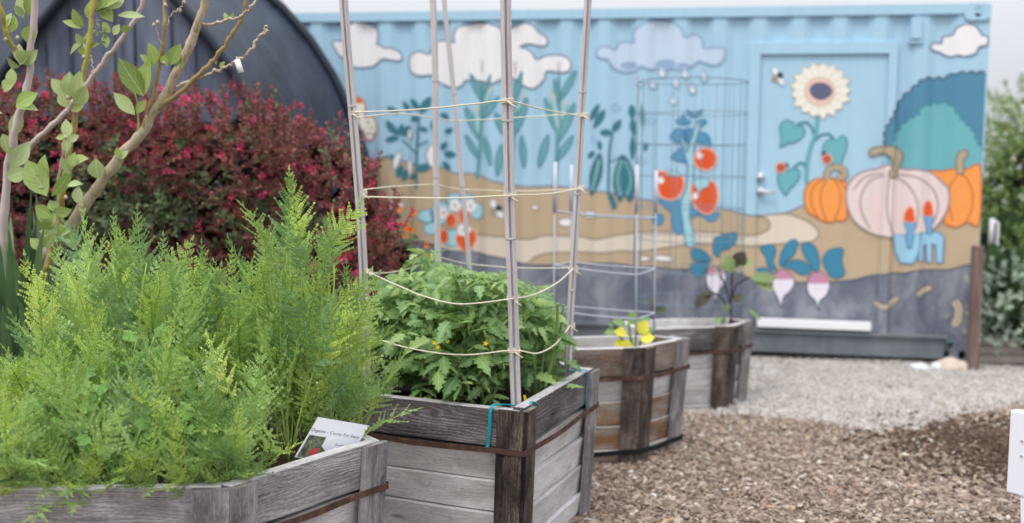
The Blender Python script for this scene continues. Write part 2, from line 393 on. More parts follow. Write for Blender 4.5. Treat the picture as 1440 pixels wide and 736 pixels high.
def casting(s0, z0, hole):
    mb = MB(); s1, z1 = s0+.178, z0+.118; cs, cz = (s0+s1)/2, (z0+z1)/2; n = 16
    ring = [(cs+.026*cos(2*pi*i/n), cz+.038*sin(2*pi*i/n)) for i in range(n)]
    outr = []
    for i in range(n):
        a = 2*pi*i/n; m = max(abs(cos(a))/.089, abs(sin(a))/.059); outr.append((cs+cos(a)/m, cz+sin(a)/m))
    fn = .018
    for i in range(n):
        j = (i+1) % n
        mb.poly([W(*outr[i], fn), W(*outr[j], fn), W(*ring[j], fn), W(*ring[i], fn)])
        mb.poly([W(*ring[i], fn), W(*ring[j], fn), W(*ring[j], -.02), W(*ring[i], -.02)])
        mb.poly([W(*outr[i], fn), W(*outr[j], fn), W(*outr[j], -.16), W(*outr[i], -.16)])
    mb.poly([W(*p, -.16) for p in outr])
    mb.poly([W(*p, -.02) for p in ring], 1)
    return cont_part(mb, 'corner_casting', [M['blue'] if z0 > 1 else M['grey'], hole])
casting(.0, HC-.118, M['rust']); casting(LC-.178, HC-.118, M['rust'])
casting(.0, .02, M['dark']); casting(LC-.178, .02, M['dark'])
# back, far end, near end, roof
mb = MB()
mb.poly([W(0, .1, -2.43), W(LC, .1, -2.43), W(LC, HC-.01, -2.43), W(0, HC-.01, -2.43)])
cont_part(mb, 'back_wall', M['blue'])
for s in (.0, LC):
    mb = MB()
    for i in range(16):
        n0, n1 = -.02-2.4*i/16, -.02-2.4*(i+1)/16; q = lambda n, d: W(s+(d if s > 1 else -d), .1, n)
        d0, d1 = (-.03, 0) if i % 2 else (0, -.03)
        a, b, c = q(n0, d0), q(n0+(n1-n0)*.6, d0), q(n1, d1)
        for p0, p1 in ((a, b), (b, c)): mb.poly([p0, p1, p1+V((0, 0, HC-.12)), p0+V((0, 0, HC-.12))])
    cont_part(mb, 'end_wall', M['white'] if s < 1 else M['blue'])
mb = MB(); wbox(mb, 0.01, LC-.01, HC-.03, HC-.012, -2.42, -.082); cont_part(mb, 'roof', M['blue'])
# bottom rail and the grey apron beam
mb = MB(); wbox(mb, .18, LC-.18, .10, .172, -.1, .006); cont_part(mb, 'bottom_rail', M['rail'])
BS0 = on_wall(1325, 490)[0]
mb = MB(); wbox(mb, BS0, LC-.3, .055, .205, .012, .07); wbox(mb, BS0-.02, LC-.3, .206, .222, .010, .10); cont_part(mb, 'apron_beam', M['rail'], bevel=.004)
mb = MB(); s0_, s1_ = on_wall(1222, 466)[0], on_wall(1064, 466)[0]; zs = .245
wbox(mb, s0_, s1_, zs, zs+.055, .016, .11); cont_part(mb, 'door_sill', M['wtrim'], bevel=.006)
# door frame and door
mb = MB()
wbox(mb, DS0, DI0, .223, DZ, -.05, .014); wbox(mb, DI1, DS1, .223, DZ, -.05, .014); wbox(mb, DI0, DI1, DZI, DZ, -.05, .0135)
fr = cont_part(mb, 'door_frame', M['blue'], bevel=.003)
mb = MB(); wbox(mb, DI0+.001, DI1-.001, .224, DZI-.001, -.06, -.012); door = cont_part(mb, 'door', M['blue'])
def knob(px, py, r, lever):
    s, z = on_wall(px, py); mb = MB()
    mb.tube([W(s, z, -.012), W(s, z, -.002)], r*1.25, 16); mb.tube([W(s, z, -.002), W(s, z, .03), W(s, z, .045)], [r*.7, r*.7, r*.9], 14)
    if lever: mb.tube([W(s, z, .04), W(s-.05, z-.004, .042), W(s-.11, z-.008, .036)], [.013, .011, .008], 10)
    o = mb.build('door_handle' if lever else 'deadbolt_lock', M['metal'], smooth=True); o.parent = door
    for v in o.data.vertices: v.co -= CX0
M['metal'] = plain('brushed_metal', lin(214, 214, 222), .25, .05, metal=.6)
knob(1069, 249, .027, 0); knob(1069, 269, .027, 1)
# vent housing near the top
a, b = on_wall(1281, 25), on_wall(1295, 55)
mb = MB(); wbox(mb, b[0], a[0], b[1], a[1], -.04, .03); mb2 = MB(); wbox(mb2, b[0]-.012, a[0]+.012, b[1]-.03, b[1]-.012, -.04, .022)
v1 = cont_part(mb, 'vent', M['blue'], bevel=.006); lp = mb2.build('vent_lip', M['blue']); lp.parent = v1
for v in lp.data.vertices: v.co -= CX0

# ------------------------------------------------------------------ the mural: flat paint that follows the corrugation
NPAINT = 0
def paint(name, items, parent=None, label=None):
    """items: (kind, pixels, material, layer, smooth, width)"""
    mats = []; verts = []; faces = []; mi = []
    for kind, P, mat, layer, smooth, wd in items:
        closed = kind in ('fill', 'loop')
        Q = [V((*on_wall(x, y), 0)) for x, y in P]
        if smooth: Q = catmull(Q, smooth, closed)
        for q in Q: q.x = min(max(q.x, .004), LC-.02)
        bm = bmesh.new()
        if kind == 'fill':
            vs = [bm.verts.new(q) for q in Q]
            for tr in tessellate_polygon([Q]):
                try: bm.faces.new([vs[i] for i in tr])
                except ValueError: pass
        else:
            h = wd/190/2; n = len(Q); Lr = []
            for i, q in enumerate(Q):
                a = Q[(i-1) % n] if closed else Q[max(i-1, 0)]; b = Q[(i+1) % n] if closed else Q[min(i+1, n-1)]
                d = b-a
                if d.length < 1e-7: d = V((1, 0, 0))
                d.normalize(); nn = V((-d.y, d.x, 0)); hh = h if closed else h*(1 if 0 < i < n-1 else .55)
                Lr.append((bm.verts.new(q+nn*hh), bm.verts.new(q-nn*hh)))
            for i in range(n if closed else n-1):
                a, b = Lr[i], Lr[(i+1) % n]
                try: bm.faces.new([a[0], b[0], b[1], a[1]])
                except ValueError: pass
        x0 = min(v.co.x for v in bm.verts); x1 = max(v.co.x for v in bm.verts)
        for s in bpw:
            if x0 < s < x1:
                bmesh.ops.bisect_plane(bm, geom=bm.verts[:]+bm.edges[:]+bm.faces[:], plane_co=(s, 0, 0), plane_no=(1, 0, 0), dist=1e-6)
        if mat not in mats: mats.append(mat)
        off = len(verts); bm.verts.index_update()
        e = .0008+layer*.0009
        for v in bm.verts: verts.append(W(v.co.x, v.co.y, prof(v.co.x)+e)-CX0)
        for f in bm.faces: faces.append([off+v.index for v in f.verts]); mi.append(mats.index(mat))
        bm.free()
    me = bpy.data.meshes.new(name); me.from_pydata(verts, [], faces); me.materials.clear()
    for m in mats: me.materials.append(M[m])
    me.polygons.foreach_set('material_index', mi); me.update()
    o = bpy.data.objects.new(name, me); link(o); o.parent = parent or wall
    if label: o['label'] = label
    return o
def shp(P, fill, line, layer=5, wd=2.2, sm=4):
    r = [('fill', P, fill, layer, sm, 0)]
    if line: r.append(('loop', P, line, layer+.5, sm, wd))
    return r
def ell(cx, cy, rx, ry, n=14, rot=0):
    c, s = cos(radians(rot)), sin(radians(rot))
    return [(cx+rx*cos(2*pi*i/n)*c-ry*sin(2*pi*i/n)*s, cy+rx*cos(2*pi*i/n)*s+ry*sin(2*pi*i/n)*c) for i in range(n)]
def leafp(p0, p1, w, bend=0):
    (x0, y0), (x1, y1) = p0, p1; dx, dy = x1-x0, y1-y0; L_ = sqrt(dx*dx+dy*dy); nx, ny = -dy/L_, dx/L_
    out = [p0]
    for t, k in ((.2, .7), (.5, 1), (.8, .6)): out.append((x0+dx*t+nx*(w*k/2+bend*sin(pi*t)), y0+dy*t+ny*(w*k/2+bend*sin(pi*t))))
    out.append(p1)
    for t, k in ((.8, .6), (.5, 1), (.2, .7)): out.append((x0+dx*t-nx*(w*k/2-bend*sin(pi*t)), y0+dy*t-ny*(w*k/2-bend*sin(pi*t))))
    return out
def line(P, mat, layer, wd, sm=4): return [('line', P, mat, layer, sm, wd)]

B0 = 530
xL = -20
tan_top = [(xL, 236), (300, 232), (450, 226), (527, 224), (545, 222), (560, 226), (585, 232), (620, 236), (640, 244), (668, 245), (690, 254), (715, 260), (745, 263), (780, 262), (815, 266), (860, 272), (900, 280), (945, 287), (1015, 294), (1040, 300), (1066, 304), (1105, 300), (1130, 290), (1160, 289), (1200, 289), (1280, 280), (1400, 280)]
grey_top = [(xL, 345), (400, 342), (560, 338), (600, 342), (625, 352), (665, 355), (700, 363), (735, 372), (780, 374), (820, 372), (850, 371), (885, 374), (900, 376), (960, 379), (1005, 381), (1040, 385), (1060, 394), (1085, 400), (1115, 398), (1165, 397), (1200, 394), (1225, 388), (1260, 385), (1270, 385), (1290, 381), (1330, 380), (1345, 377), (1365, 372), (1400, 366)]
def zone(name, top, mat, line_m, layer, zlow_px, lw=2.2):
    tops = catmull([(x, y, 0) for x, y in top], 4)
    tp = [(p.x, p.y) for p in tops]
    poly = tp+[(1400, zlow_px), (xL, zlow_px-40)]
    return paint(name, [('fill', poly, mat, layer, 0, 0), ('line', tp, line_m, layer+.5, 0, lw)])
def clipz(items): return items
# tan field (stops above the bottom rail)
def zone2(name, top, bottom, mat, line_m, layer, lw=2.2):
    tp = [(p.x, p.y) for p in catmull([(x, y, 0) for x, y in top], 4)]
    bt = [(p.x, p.y) for p in catmull([(x, y, 0) for x, y in bottom], 4)]
    return paint(name, [('fill', tp+bt[::-1], mat, layer, 0, 0), ('line', tp, line_m, layer+.5, 0, lw)])
zone2('painted_sand_field', tan_top, [(x, y+10) for x, y in grey_top], 'tan', 'outl', 1)
low = []
for s in sorted([LC*i/40 for i in range(41)]+[SP-.001, SP+.001])[::-1]:
    p = W(s, .180 if SP < s < LC-.16 else .10); low.append(proj(p))
grey_low = low
def zone3():
    tp = [(p.x, p.y) for p in catmull([(x, y, 0) for x, y in grey_top], 4)]
    return paint('painted_grey_soil', [('fill', tp+grey_low[::-1], 'grey', 3, 0, 0), ('line', tp, 'outd', 3.5, 0, 2.2)])
zone3()
cream = [(1066, 304), (1105, 301), (1122, 306), (1138, 313), (1151, 326), (1148, 336), (1136, 341), (1100, 343), (1060, 346), (1000, 344), (960, 345), (930, 350), (900, 354), (870, 354), (845, 356), (800, 355), (770, 357), (752, 362), (740, 371), (715, 366), (690, 360), (665, 356), (630, 354), (612, 346), (616, 336), (640, 333), (670, 331), (700, 333), (740, 337), (765, 332), (790, 332), (815, 333), (835, 337), (860, 333), (900, 327), (950, 327), (1000, 327), (1030, 331), (1060, 331), (1078, 325), (1083, 316), (1077, 307)]
paint('painted_cream_path', shp(cream, 'cream', 'outb', 2, 2))
paint('painted_cloud', shp([(465, 59), (475, 57), (486, 57), (487, 42), (495, 33), (506, 31), (520, 35), (529, 41), (531, 52), (529, 62), (535, 64), (540, 68), (550, 68), (560, 73), (564, 79), (561, 85), (550, 85), (539, 83), (530, 89), (520, 94), (502, 95), (488, 91), (482, 82), (475, 78), (470, 69)], 'white', 'outl', 5))
paint('painted_cloud', shp([(574, 87), (578, 77), (590, 73), (604, 76), (608, 62), (618, 57), (632, 58), (639, 60), (638, 50), (643, 40), (655, 35), (675, 32), (695, 36), (704, 41), (709, 56), (716, 42), (724, 36), (740, 33), (752, 38), (757, 45), (765, 50), (769, 57), (766, 64), (755, 64), (742, 62), (730, 66), (741, 69), (749, 76), (754, 84), (765, 79), (780, 77), (797, 81), (803, 90), (800, 100), (788, 102), (768, 100), (764, 111), (757, 120), (748, 125), (735, 120), (725, 112), (712, 108), (700, 114), (690, 118), (675, 114), (655, 113), (650, 120), (640, 124), (625, 120), (612, 113), (605, 106), (590, 107), (577, 101)], 'white', 'outl', 5))
cc = [(838, 76), (843, 67), (855, 66), (865, 70), (869, 62), (878, 58), (891, 60), (890, 48), (898, 38), (912, 31), (928, 28), (945, 32), (958, 41), (963, 53), (975, 48), (987, 54), (990, 67), (1005, 67), (1018, 69), (1020, 77), (1014, 88), (1003, 92), (990, 88), (982, 86), (972, 93), (958, 98), (945, 96), (935, 99), (922, 96), (912, 98), (903, 93), (893, 99), (880, 101), (865, 97), (857, 88), (854, 83), (845, 82)]
it = shp(cc, 'cloud2', 'cloud2o', 5, 3.4)
for x, y, r in ((884, 92, 13), (936, 90, 15), (960, 92, 9)): it += [('fill', ell(x, y, r, r*.45), 'cloud2o', 5.2, 0, 0)]
paint('painted_rain_cloud', it, label='pale blue-grey painted cloud with rain')
it = []
for x, y in ((899, 115), (918, 118), (931, 102), (951, 117), (964, 104), (974, 125), (990, 107), (947, 141)):
    it += shp([(x-2, y-9), (x+4, y-2), (x+5, y+4), (x, y+7), (x-5, y+3), (x-5, y-2)], 'cloud2', 'cloud2o', 7, 1.6, 3)
    it += [('fill', ell(x-1, y+2, 2.6, 3, 8), 'white', 7.8, 0, 0)]
    paint('painted_raindrop', it); it = []
paint('painted_cloud', shp([(1309, 66), (1314, 60), (1325, 61), (1327, 52), (1340, 49), (1345, 40), (1357, 35), (1370, 36), (1378, 45), (1381, 50), (1389, 52), (1388, 63), (1377, 66), (1372, 75), (1360, 79), (1346, 78), (1338, 80), (1327, 76), (1322, 73), (1313, 71)], 'white', 'outl', 5))
def scal(P, k=3):                         # scalloped outline
    out = []
    for (x0, y0), (x1, y1) in zip(P, P[1:]):
        dx, dy = x1-x0, y1-y0; L_ = sqrt(dx*dx+dy*dy) or 1; n = max(1, round(L_/13))
        for i in range(n):
            for t in (0, .25, .5, .75):
                u = (i+t)/n; h = sin(pi*t)*4.2; out.append((x0+dx*u+dy/L_*h, y0+dy*u-dx/L_*h))
    out.append(P[-1]); return out
o1 = scal([(1247, 205), (1247, 184), (1258, 165), (1270, 140), (1292, 120), (1300, 113), (1328, 112), (1346, 105), (1386, 104)])
o2 = scal([(1256, 212), (1258, 195), (1276, 172), (1295, 162), (1297, 152), (1320, 147), (1336, 148), (1350, 170), (1366, 184), (1374, 205), (1381, 212)])
paint('painted_bush', [('fill', o1+[(1380, 240), (1247, 240)], 'blue2', 4, 0, 0), ('line', o1, 'outd', 4.5, 0, 2.4),
      ('fill', o2+[(1379, 242), (1249, 242), (1247, 228)], 'teal', 5, 0, 0), ('line', o2, 'tealo', 5.5, 0, 2.4)])
it = shp([(1308, 243), (1325, 241), (1345, 237), (1356, 239), (1364, 236), (1379, 236), (1377, 314), (1360, 312), (1350, 318), (1340, 319), (1328, 312), (1330, 280)], 'orange', 'orangeo', 6, 2)
it += line([(1345, 243), (1358, 250), (1367, 270), (1366, 295), (1357, 313)], 'orangeo', 6.7, 1.8)+line([(1350, 242), (1336, 262), (1335, 290), (1340, 312)], 'orangeo', 6.7, 1.6)
it += shp([(1345, 243), (1345, 222), (1350, 213), (1359, 212), (1361, 219), (1355, 226), (1355, 243)], 'stem', 'stemo', 7.5, 1.8)
paint('painted_pumpkin', it, label='orange painted pumpkin cut off by the container corner')
it = shp([(1190, 280), (1192, 262), (1203, 248), (1220, 240), (1235, 238), (1243, 233), (1256, 233), (1270, 238), (1290, 239), (1310, 243), (1325, 256), (1334, 267), (1334, 290), (1325, 310), (1310, 325), (1290, 330), (1266, 335), (1245, 333), (1225, 328), (1205, 315), (1195, 300)], 'pink', 'pinko', 9, 2.4)
for L_ in ([(1245, 246), (1222, 256), (1210, 280), (1213, 302), (1224, 322)], [(1250, 248), (1247, 275), (1248, 305), (1258, 331)], [(1258, 248), (1278, 262), (1291, 290), (1287, 326)], [(1262, 246), (1290, 250), (1314, 268), (1320, 295), (1309, 322)], [(1240, 244), (1215, 250), (1200, 268)]):
    it += line(L_, 'pinko', 9.7, 2.2)
it += [('fill', ell(1232, 300, 8, 26, 14), 'pinkm', 9.3, 0, 0)]
it += shp([(1249, 246), (1255, 232), (1252, 221), (1240, 216), (1226, 220), (1222, 214), (1228, 208), (1245, 206), (1262, 208), (1270, 217), (1268, 228), (1263, 240), (1263, 248), (1256, 251)], 'stem', 'stemo', 10.6, 2, 4)
paint('painted_pumpkin', it, label='large pale pink painted pumpkin, biggest of the three')
it = shp([(1131, 280), (1133, 265), (1143, 254), (1155, 251), (1170, 251), (1185, 254), (1194, 262), (1192, 280), (1192, 303), (1186, 311), (1177, 310), (1168, 313), (1158, 311), (1145, 304), (1135, 296)], 'orange', 'orangeo', 6, 2)
for L_ in ([(1158, 252), (1143, 265), (1141, 288), (1152, 308)], [(1163, 252), (1155, 268), (1155, 290), (1163, 311)], [(1172, 252), (1181, 268), (1181, 290), (1173, 310)], [(1178, 253), (1190, 268), (1191, 300)]): it += line(L_, 'orangeo', 6.7, 1.7)
it += line([(1165, 254), (1163, 244), (1169, 237), (1179, 235), (1187, 240), (1188, 247), (1182, 249), (1176, 247)], 'stemo', 7.4, 9.5)+line([(1165, 254), (1163, 244), (1169, 237), (1179, 235), (1187, 240), (1188, 247), (1182, 249), (1176, 247)], 'stem', 7.8, 7)
paint('painted_pumpkin', it, door, label='small orange painted pumpkin on the door')
# sunflower on the door
it = []; C = (1154, 127)
it += line([(1150, 160), (1148, 185), (1140, 208), (1135, 232), (1134, 259)], 'tealo', 4.5, 5)+line([(1150, 160), (1148, 185), (1140, 208), (1135, 232), (1134, 259)], 'teal', 4.9, 3.2)
for b_ in ([(1120, 175), (1133, 172), (1141, 178), (1145, 190)], [(1144, 199), (1155, 190), (1166, 189), (1173, 196)], [(1116, 236), (1124, 230), (1131, 231), (1135, 240)]): it += line(b_, 'tealo', 4.6, 3.4)
pts = []
for i in range(17):
    a = 2*pi*i/17; pts += [(C[0]+36*cos(a-.17), C[1]+34*sin(a-.17)), (C[0]+(43+2*sin(i*2.1))*cos(a), C[1]+(40+2*cos(i*1.7))*sin(a)), (C[0]+39*cos(a+.10), C[1]+36*sin(a+.10))]
it += shp(pts, 'petal', 'petalo', 6, 1.6, 0)
for i in range(17):
    a = 2*pi*i/17+.18; it += line([(C[0]+20*cos(a), C[1]+20*sin(a)), (C[0]+34*cos(a), C[1]+33*sin(a))], 'petalo', 6.8, 1.3, 0)
it += shp(ell(C[0]-1, C[1]+2, 21, 20), 'pink2', 'petalo', 7.4, 1.6)+shp([(1139, 126), (1146, 118), (1160, 118), (1170, 127), (1165, 136), (1154, 140), (1144, 136)], 'core', 'outd', 8.4, 1.4, 3)
paint('painted_sunflower', it, door)
it = []
for P in ([(1097, 184), (1098, 175), (1106, 169), (1115, 172), (1118, 179), (1126, 176), (1132, 184), (1128, 193), (1118, 200), (1107, 202), (1097, 207), (1099, 195)],
          [(1157, 212), (1160, 201), (1170, 196), (1178, 197), (1183, 191), (1190, 194), (1191, 206), (1187, 218), (1184, 228), (1180, 235), (1172, 230), (1161, 222)],
          [(1094, 255), (1095, 243), (1101, 238), (1108, 241), (1115, 237), (1124, 240), (1124, 250), (1115, 262), (1108, 268), (1106, 275), (1098, 266)]): it += shp(P, 'teal', 'tealo', 5.4, 1.8, 3)
paint('painted_sunflower_leaves', it, door)
it = []
for x, y, hx, hy in ((1163, 224, 1159, 217), (1098, 236, 1105, 233)): paint('painted_ladybird', [('fill', ell(hx, hy, 4, 4, 10), 'black', 7, 0, 0)]+shp(ell(x, y, 7, 7, 12), 'bug', 'redo', 7.6, 1.4, 0), door)
def bee(x, y, par):
    it = [('fill', ell(x+5, y-2, 5, 4, 10, 40), 'black', 5.8, 0, 0), ('fill', ell(x-2, y+3, 6, 4.5, 10, 150), 'stem', 5.4, 0, 0), ('line', [(x-5, y+1), (x-1, y+6)], 'black', 6.4, 0, 1.6)]
    it += shp(ell(x-2, y-8, 4.5, 6, 10, -15), 'white', 'cloud2o', 6.8, 1, 0)+shp(ell(x+7, y+7, 4, 6, 10, -40), 'white', 'cloud2o', 6.8, 1, 0)
    paint('painted_bee', it, par)
bee(1092, 108, door); bee(696, 295, None)
# tomato plant
it = []
for P in ([(966, 154), (977, 160), (988, 153), (985, 161), (977, 165), (968, 162)], [(950, 170), (958, 166), (962, 160), (964, 168), (972, 171), (964, 176), (955, 174)], [(979, 172), (988, 168), (994, 171), (989, 176), (981, 177)],
          [(942, 193), (948, 183), (955, 181), (963, 184), (966, 195), (958, 201), (950, 200), (946, 197)], [(963, 183), (972, 181), (979, 186), (977, 196), (968, 201), (963, 196)], [(976, 190), (987, 186), (996, 191), (1000, 202), (996, 210), (988, 202), (980, 200)],
          [(943, 222), (950, 214), (958, 208), (966, 214), (970, 226), (962, 228), (952, 226)], [(925, 280), (945, 282), (962, 284), (965, 298), (958, 315), (966, 323), (954, 330), (946, 322), (944, 300), (934, 292)],
          [(964, 285), (975, 288), (984, 296), (980, 304), (968, 306)], [(978, 300), (998, 303), (1012, 298), (1008, 308), (998, 312), (990, 306)], [(917, 304), (929, 301), (933, 310), (926, 318), (918, 312)]): it += shp(P, 'bluel', 'bluelo', 4, 1.6, 2)
it += shp([(965, 345), (977, 345), (975, 325), (970, 310), (971, 285), (975, 262), (975, 225), (978, 200), (984, 175), (980, 173), (972, 195), (966, 215), (962, 198), (957, 190), (962, 215), (967, 235), (965, 262), (958, 285), (960, 312)], 'aqua', 'bluelo', 5.2, 1.4, 3)
paint('painted_tomato_vine', it)
def tom(P, hx, hy, cal, nm='painted_tomato'):
    it = shp(P, 'red', 'redo', 6.4, 2.2)
    it += [('fill', ell(hx, hy, 4.5, 5, 10), 'white', 7.4, 0, 0)]
    if cal: it += shp(cal, 'aqua', 'bluelo', 7.2, 1, 0)
    paint(nm, it)
tom(ell(992, 224, 16.5, 15.5), 984, 219, None)
tom([(924, 243), (932, 241), (944, 246), (956, 246), (962, 256), (958, 272), (947, 281), (932, 279), (925, 268)], 929, 254, [(933, 240), (948, 240), (958, 244), (950, 250), (944, 246)])
tom([(972, 262), (980, 255), (996, 254), (1006, 258), (1010, 275), (1007, 290), (999, 300), (989, 300), (978, 292), (972, 278)], 977, 276, [(974, 256), (985, 250), (998, 253), (996, 262), (987, 266), (983, 273), (979, 264)])
# pea plant
it = []
for p0, p1, w_ in (((843, 146), (828, 170), 9), ((851, 154), (834, 181), 11), ((843, 186), (861, 187), 10), ((861, 185), (873, 168), 10), ((888, 147), (889, 168), 11), ((889, 167), (892, 191), 11), ((890, 190), (889, 226), 9),
                   ((903, 146), (904, 182), 7), ((909, 200), (907, 213), 7), ((826, 222), (836, 213), 8), ((843, 198), (844, 212), 7)): it += shp(leafp(p0, p1, w_), 'dteal', None, 5, 1.5, 2)
it += line([(861, 186), (857, 212), (856, 240), (856, 275), (863, 293)], 'dteal', 4.3, 3)+line([(857, 228), (866, 224), (874, 218)], 'dteal', 4.3, 1.6)
it += [('fill', [(857, 274), (862, 275), (868, 292), (860, 296)], 'dteal', 4.9, 0, 0)]
it += shp(leafp((844, 216), (831, 275), 16), 'dteal', 'outd', 5.4, 1.8, 3)+shp([(876, 218), (866, 235), (863, 262), (871, 285), (877, 274), (886, 285), (893, 262), (888, 236)], 'dteal', 'outd', 5.4, 1.8, 2)
for i in range(8):
    t_ = i/7
    it += [('fill', ell(842-9*t_, 228+38*t_, 3.1, 3.2, 8), 'pod', 6.6, 0, 0), ('fill', ell(873-5*sin(pi*t_*.9), 228+44*t_, 2.8, 3.2, 8), 'pod', 6.6, 0, 0), ('fill', ell(880+7*sin(pi*t_*.9), 230+42*t_, 2.8, 3.2, 8), 'pod', 6.6, 0, 0)]
for x, y in ((866, 150), (915, 168), (902, 225), (836, 195)):
    it += line([(x+7*cos(a*.7)*(1-a/14), y+7*sin(a*.7)*(1-a/14)) for a in range(10)], 'cloud2o', 4.4, 1.2)
paint('painted_pea_plant', it)
# corn
def corn(x0, y0, y1, leaves, cobs, tassel):
    it = line([(x0+3, tassel+20), (x0, (y0+y1)/2), (x0-5, y1)], 'corno', 4.2, 5.5)+line([(x0+3, tassel+20), (x0, (y0+y1)/2), (x0-5, y1)], 'corn', 4.6, 4)
    for a, b, w_ in leaves: it += shp(leafp(a, b, w_), 'corn', 'corno', 5.2, 1.4, 3)
    for a, b, w_ in cobs: it += shp(leafp(a, b, w_), 'cob', 'corn', 6.2, 1.2, 3)+[('fill', leafp(a, (a[0]+(b[0]-a[0])*.3, a[1]+(b[1]-a[1])*.3), w_*.6), 'cobtip', 7, 0, 0)]
    for dx in (-3, 0, 3): it += line([(x0+3, tassel+20), (x0+3+dx, tassel)], 'pinko', 6, 1.2, 0)
    paint('painted_corn', it)
corn(674, 160, 253, [((660, 103), (677, 142), 9), ((690, 105), (678, 145), 6), ((701, 136), (676, 170), 9), ((654, 150), (672, 196), 10), ((654, 190), (672, 224), 8), ((681, 192), (690, 233), 9)], [((669, 147), (671, 190), 7), ((692, 121), (679, 152), 7)], 84)
corn(720, 160, 260, [((734, 100), (722, 142), 9), ((697, 158), (710, 192), 10), ((742, 138), (722, 190), 11), ((705, 203), (699, 248), 10), ((733, 190), (737, 237), 10)], [((738, 130), (724, 160), 7)], 86)
corn(783, 160, 269, [((779, 110), (785, 152), 7), ((810, 99), (787, 142), 9), ((765, 137), (782, 186), 9), ((808, 145), (785, 200), 11), ((770, 189), (757, 236), 10), ((806, 191), (783, 226), 9)], [((776, 127), (786, 190), 8), ((797, 140), (789, 172), 6)], 86)
# pepper plant
it = line([(589, 165), (586, 230), (586, 267)], 'dteal', 4.2, 4)+line([(586, 216), (574, 206), (563, 196)], 'dteal', 4.3, 2.4)+line([(587, 206), (602, 198)], 'dteal', 4.3, 2.4)
for p0, p1, w_ in (((544, 151), (560, 159), 8), ((565, 142), (575, 158), 8), ((576, 139), (591, 156), 10), ((591, 160), (605, 136), 12), ((543, 170), (558, 190), 10), ((560, 190), (565, 174), 9), ((542, 198), (560, 193), 9), ((565, 192), (574, 176), 9), ((576, 168), (592, 166), 8), ((590, 180), (602, 184), 7),
                   ((617, 160), (631, 166), 9), ((623, 186), (638, 182), 8), ((618, 210), (628, 200), 9), ((622, 216), (642, 218), 10), ((620, 228), (634, 238), 8), ((557, 250), (565, 232), 10), ((565, 256), (571, 238), 9), ((548, 217), (556, 228), 7), ((586, 245), (577, 252), 8), ((586, 240), (607, 232), 12), ((606, 170), (612, 190), 8)):
    it += shp(leafp(p0, p1, w_), 'dteal', None, 5, 1.5, 2)
for p0, p1, w_, b_ in (((563, 212), (554, 240), 9, 2), ((574, 222), (575, 250), 8, -1), ((576, 180), (574, 198), 7, 0), ((607, 202), (606, 236), 13, 1)): it += shp(leafp(p0, p1, w_, b_), 'white', 'outl', 6, 1.3, 3)
paint('painted_pepper_plant', it)
it = shp([(500, 138), (509, 141), (512, 152), (511, 165), (520, 164), (527, 172), (528, 184), (522, 196), (514, 196), (509, 184), (502, 178), (494, 160)], 'petal', 'bug', 5, 2)+[('fill', ell(504, 142, 5, 4, 10), 'orange2', 6, 0, 0)]
for x, y in ((516, 172), (521, 180), (517, 188), (523, 189)): it += [('fill', ell(x, y, 2, 2, 8), 'outb', 6, 0, 0)]
paint('painted_hen', it)
it = []
for x, y, a, b in ((556, 289, 12, 6), (752, 292, 5, 3.5), (796, 313, 11, 6), (830, 302, 10, 5), (906, 364, 8, 3.5), (933, 364, 14, 4.5)): paint('painted_pebble', shp(ell(x, y, a, b, 12, 3), 'white', 'outb', 4, 1.5, 0))
it = []
for x, y, a, b in ((600, 304, 13, 9), (669, 297, 10, 12), (606, 322, 10, 9), (635, 335, 14, 12), (640, 280, 14, 8), (655, 280, 10, 7), (620, 300, 16, 16)): it += shp(ell(x, y, a, b, 12), 'aqua', 'bluelo', 4, 1.2, 0)
for x, y, a, b in ((634, 310, 8, 10), (652, 304, 7, 10), (623, 333, 7, 10)): it += shp(ell(x, y, a, b, 12), 'red', 'redo', 5.4, 1.4, 0)
it += shp([(641, 334), (650, 322), (662, 321), (669, 334), (663, 348), (655, 355), (646, 347)], 'red', 'redo', 5.4, 1.6)
for cx, cy in ((640, 289), (622, 300), (652, 324), (660, 290)):
    for i in range(5): it += [('fill', ell(cx+5*cos(i*1.257), cy+5*sin(i*1.257), 4.6, 4.6, 8), 'white', 6.6+i*.12, 0, 0)]
    it += [('fill', ell(cx, cy, 2.2, 2.2, 8), 'stem', 7.6, 0, 0)]
paint('painted_strawberry_plant', it)
def radish(bulb, cap, leaves, nm='painted_radish'):
    it = []
    for l in leaves: it += shp(l, 'rleaf', 'rleafo', 5, 1.6, 3)
    it += shp(bulb, 'rwhite', 'outd', 6.4, 1.8)+[('fill', cap, 'rpink', 7.4, 3, 0)]
    paint(nm, it)
radish([(993, 388), (1000, 377), (1012, 376), (1021, 386), (1019, 398), (1012, 408), (1008, 418), (1007, 426), (1003, 414), (995, 402)], [(995, 386), (1000, 377), (1012, 376), (1020, 385), (1008, 384)],
       [[(971, 355), (978, 350), (990, 354), (1000, 366), (985, 368), (975, 365)], [(971, 372), (985, 370), (998, 370), (990, 382), (985, 391), (975, 386)], [(1004, 345), (1006, 334), (1022, 330), (1036, 328), (1033, 343), (1025, 350), (1013, 354), (1010, 362), (1004, 356)]])
radish([(1086, 398), (1090, 385), (1102, 380), (1114, 388), (1117, 400), (1110, 411), (1102, 418), (1099, 432), (1094, 420), (1088, 409)], [(1087, 392), (1092, 384), (1102, 380), (1112, 386), (1115, 392), (1101, 393)],
       [[(1069, 350), (1077, 345), (1088, 345), (1091, 355), (1087, 368), (1093, 380), (1080, 375), (1077, 362)], [(1097, 375), (1098, 358), (1107, 342), (1118, 337), (1122, 345), (1115, 360), (1105, 368)], [(1064, 379), (1075, 377), (1087, 384), (1076, 388)]])
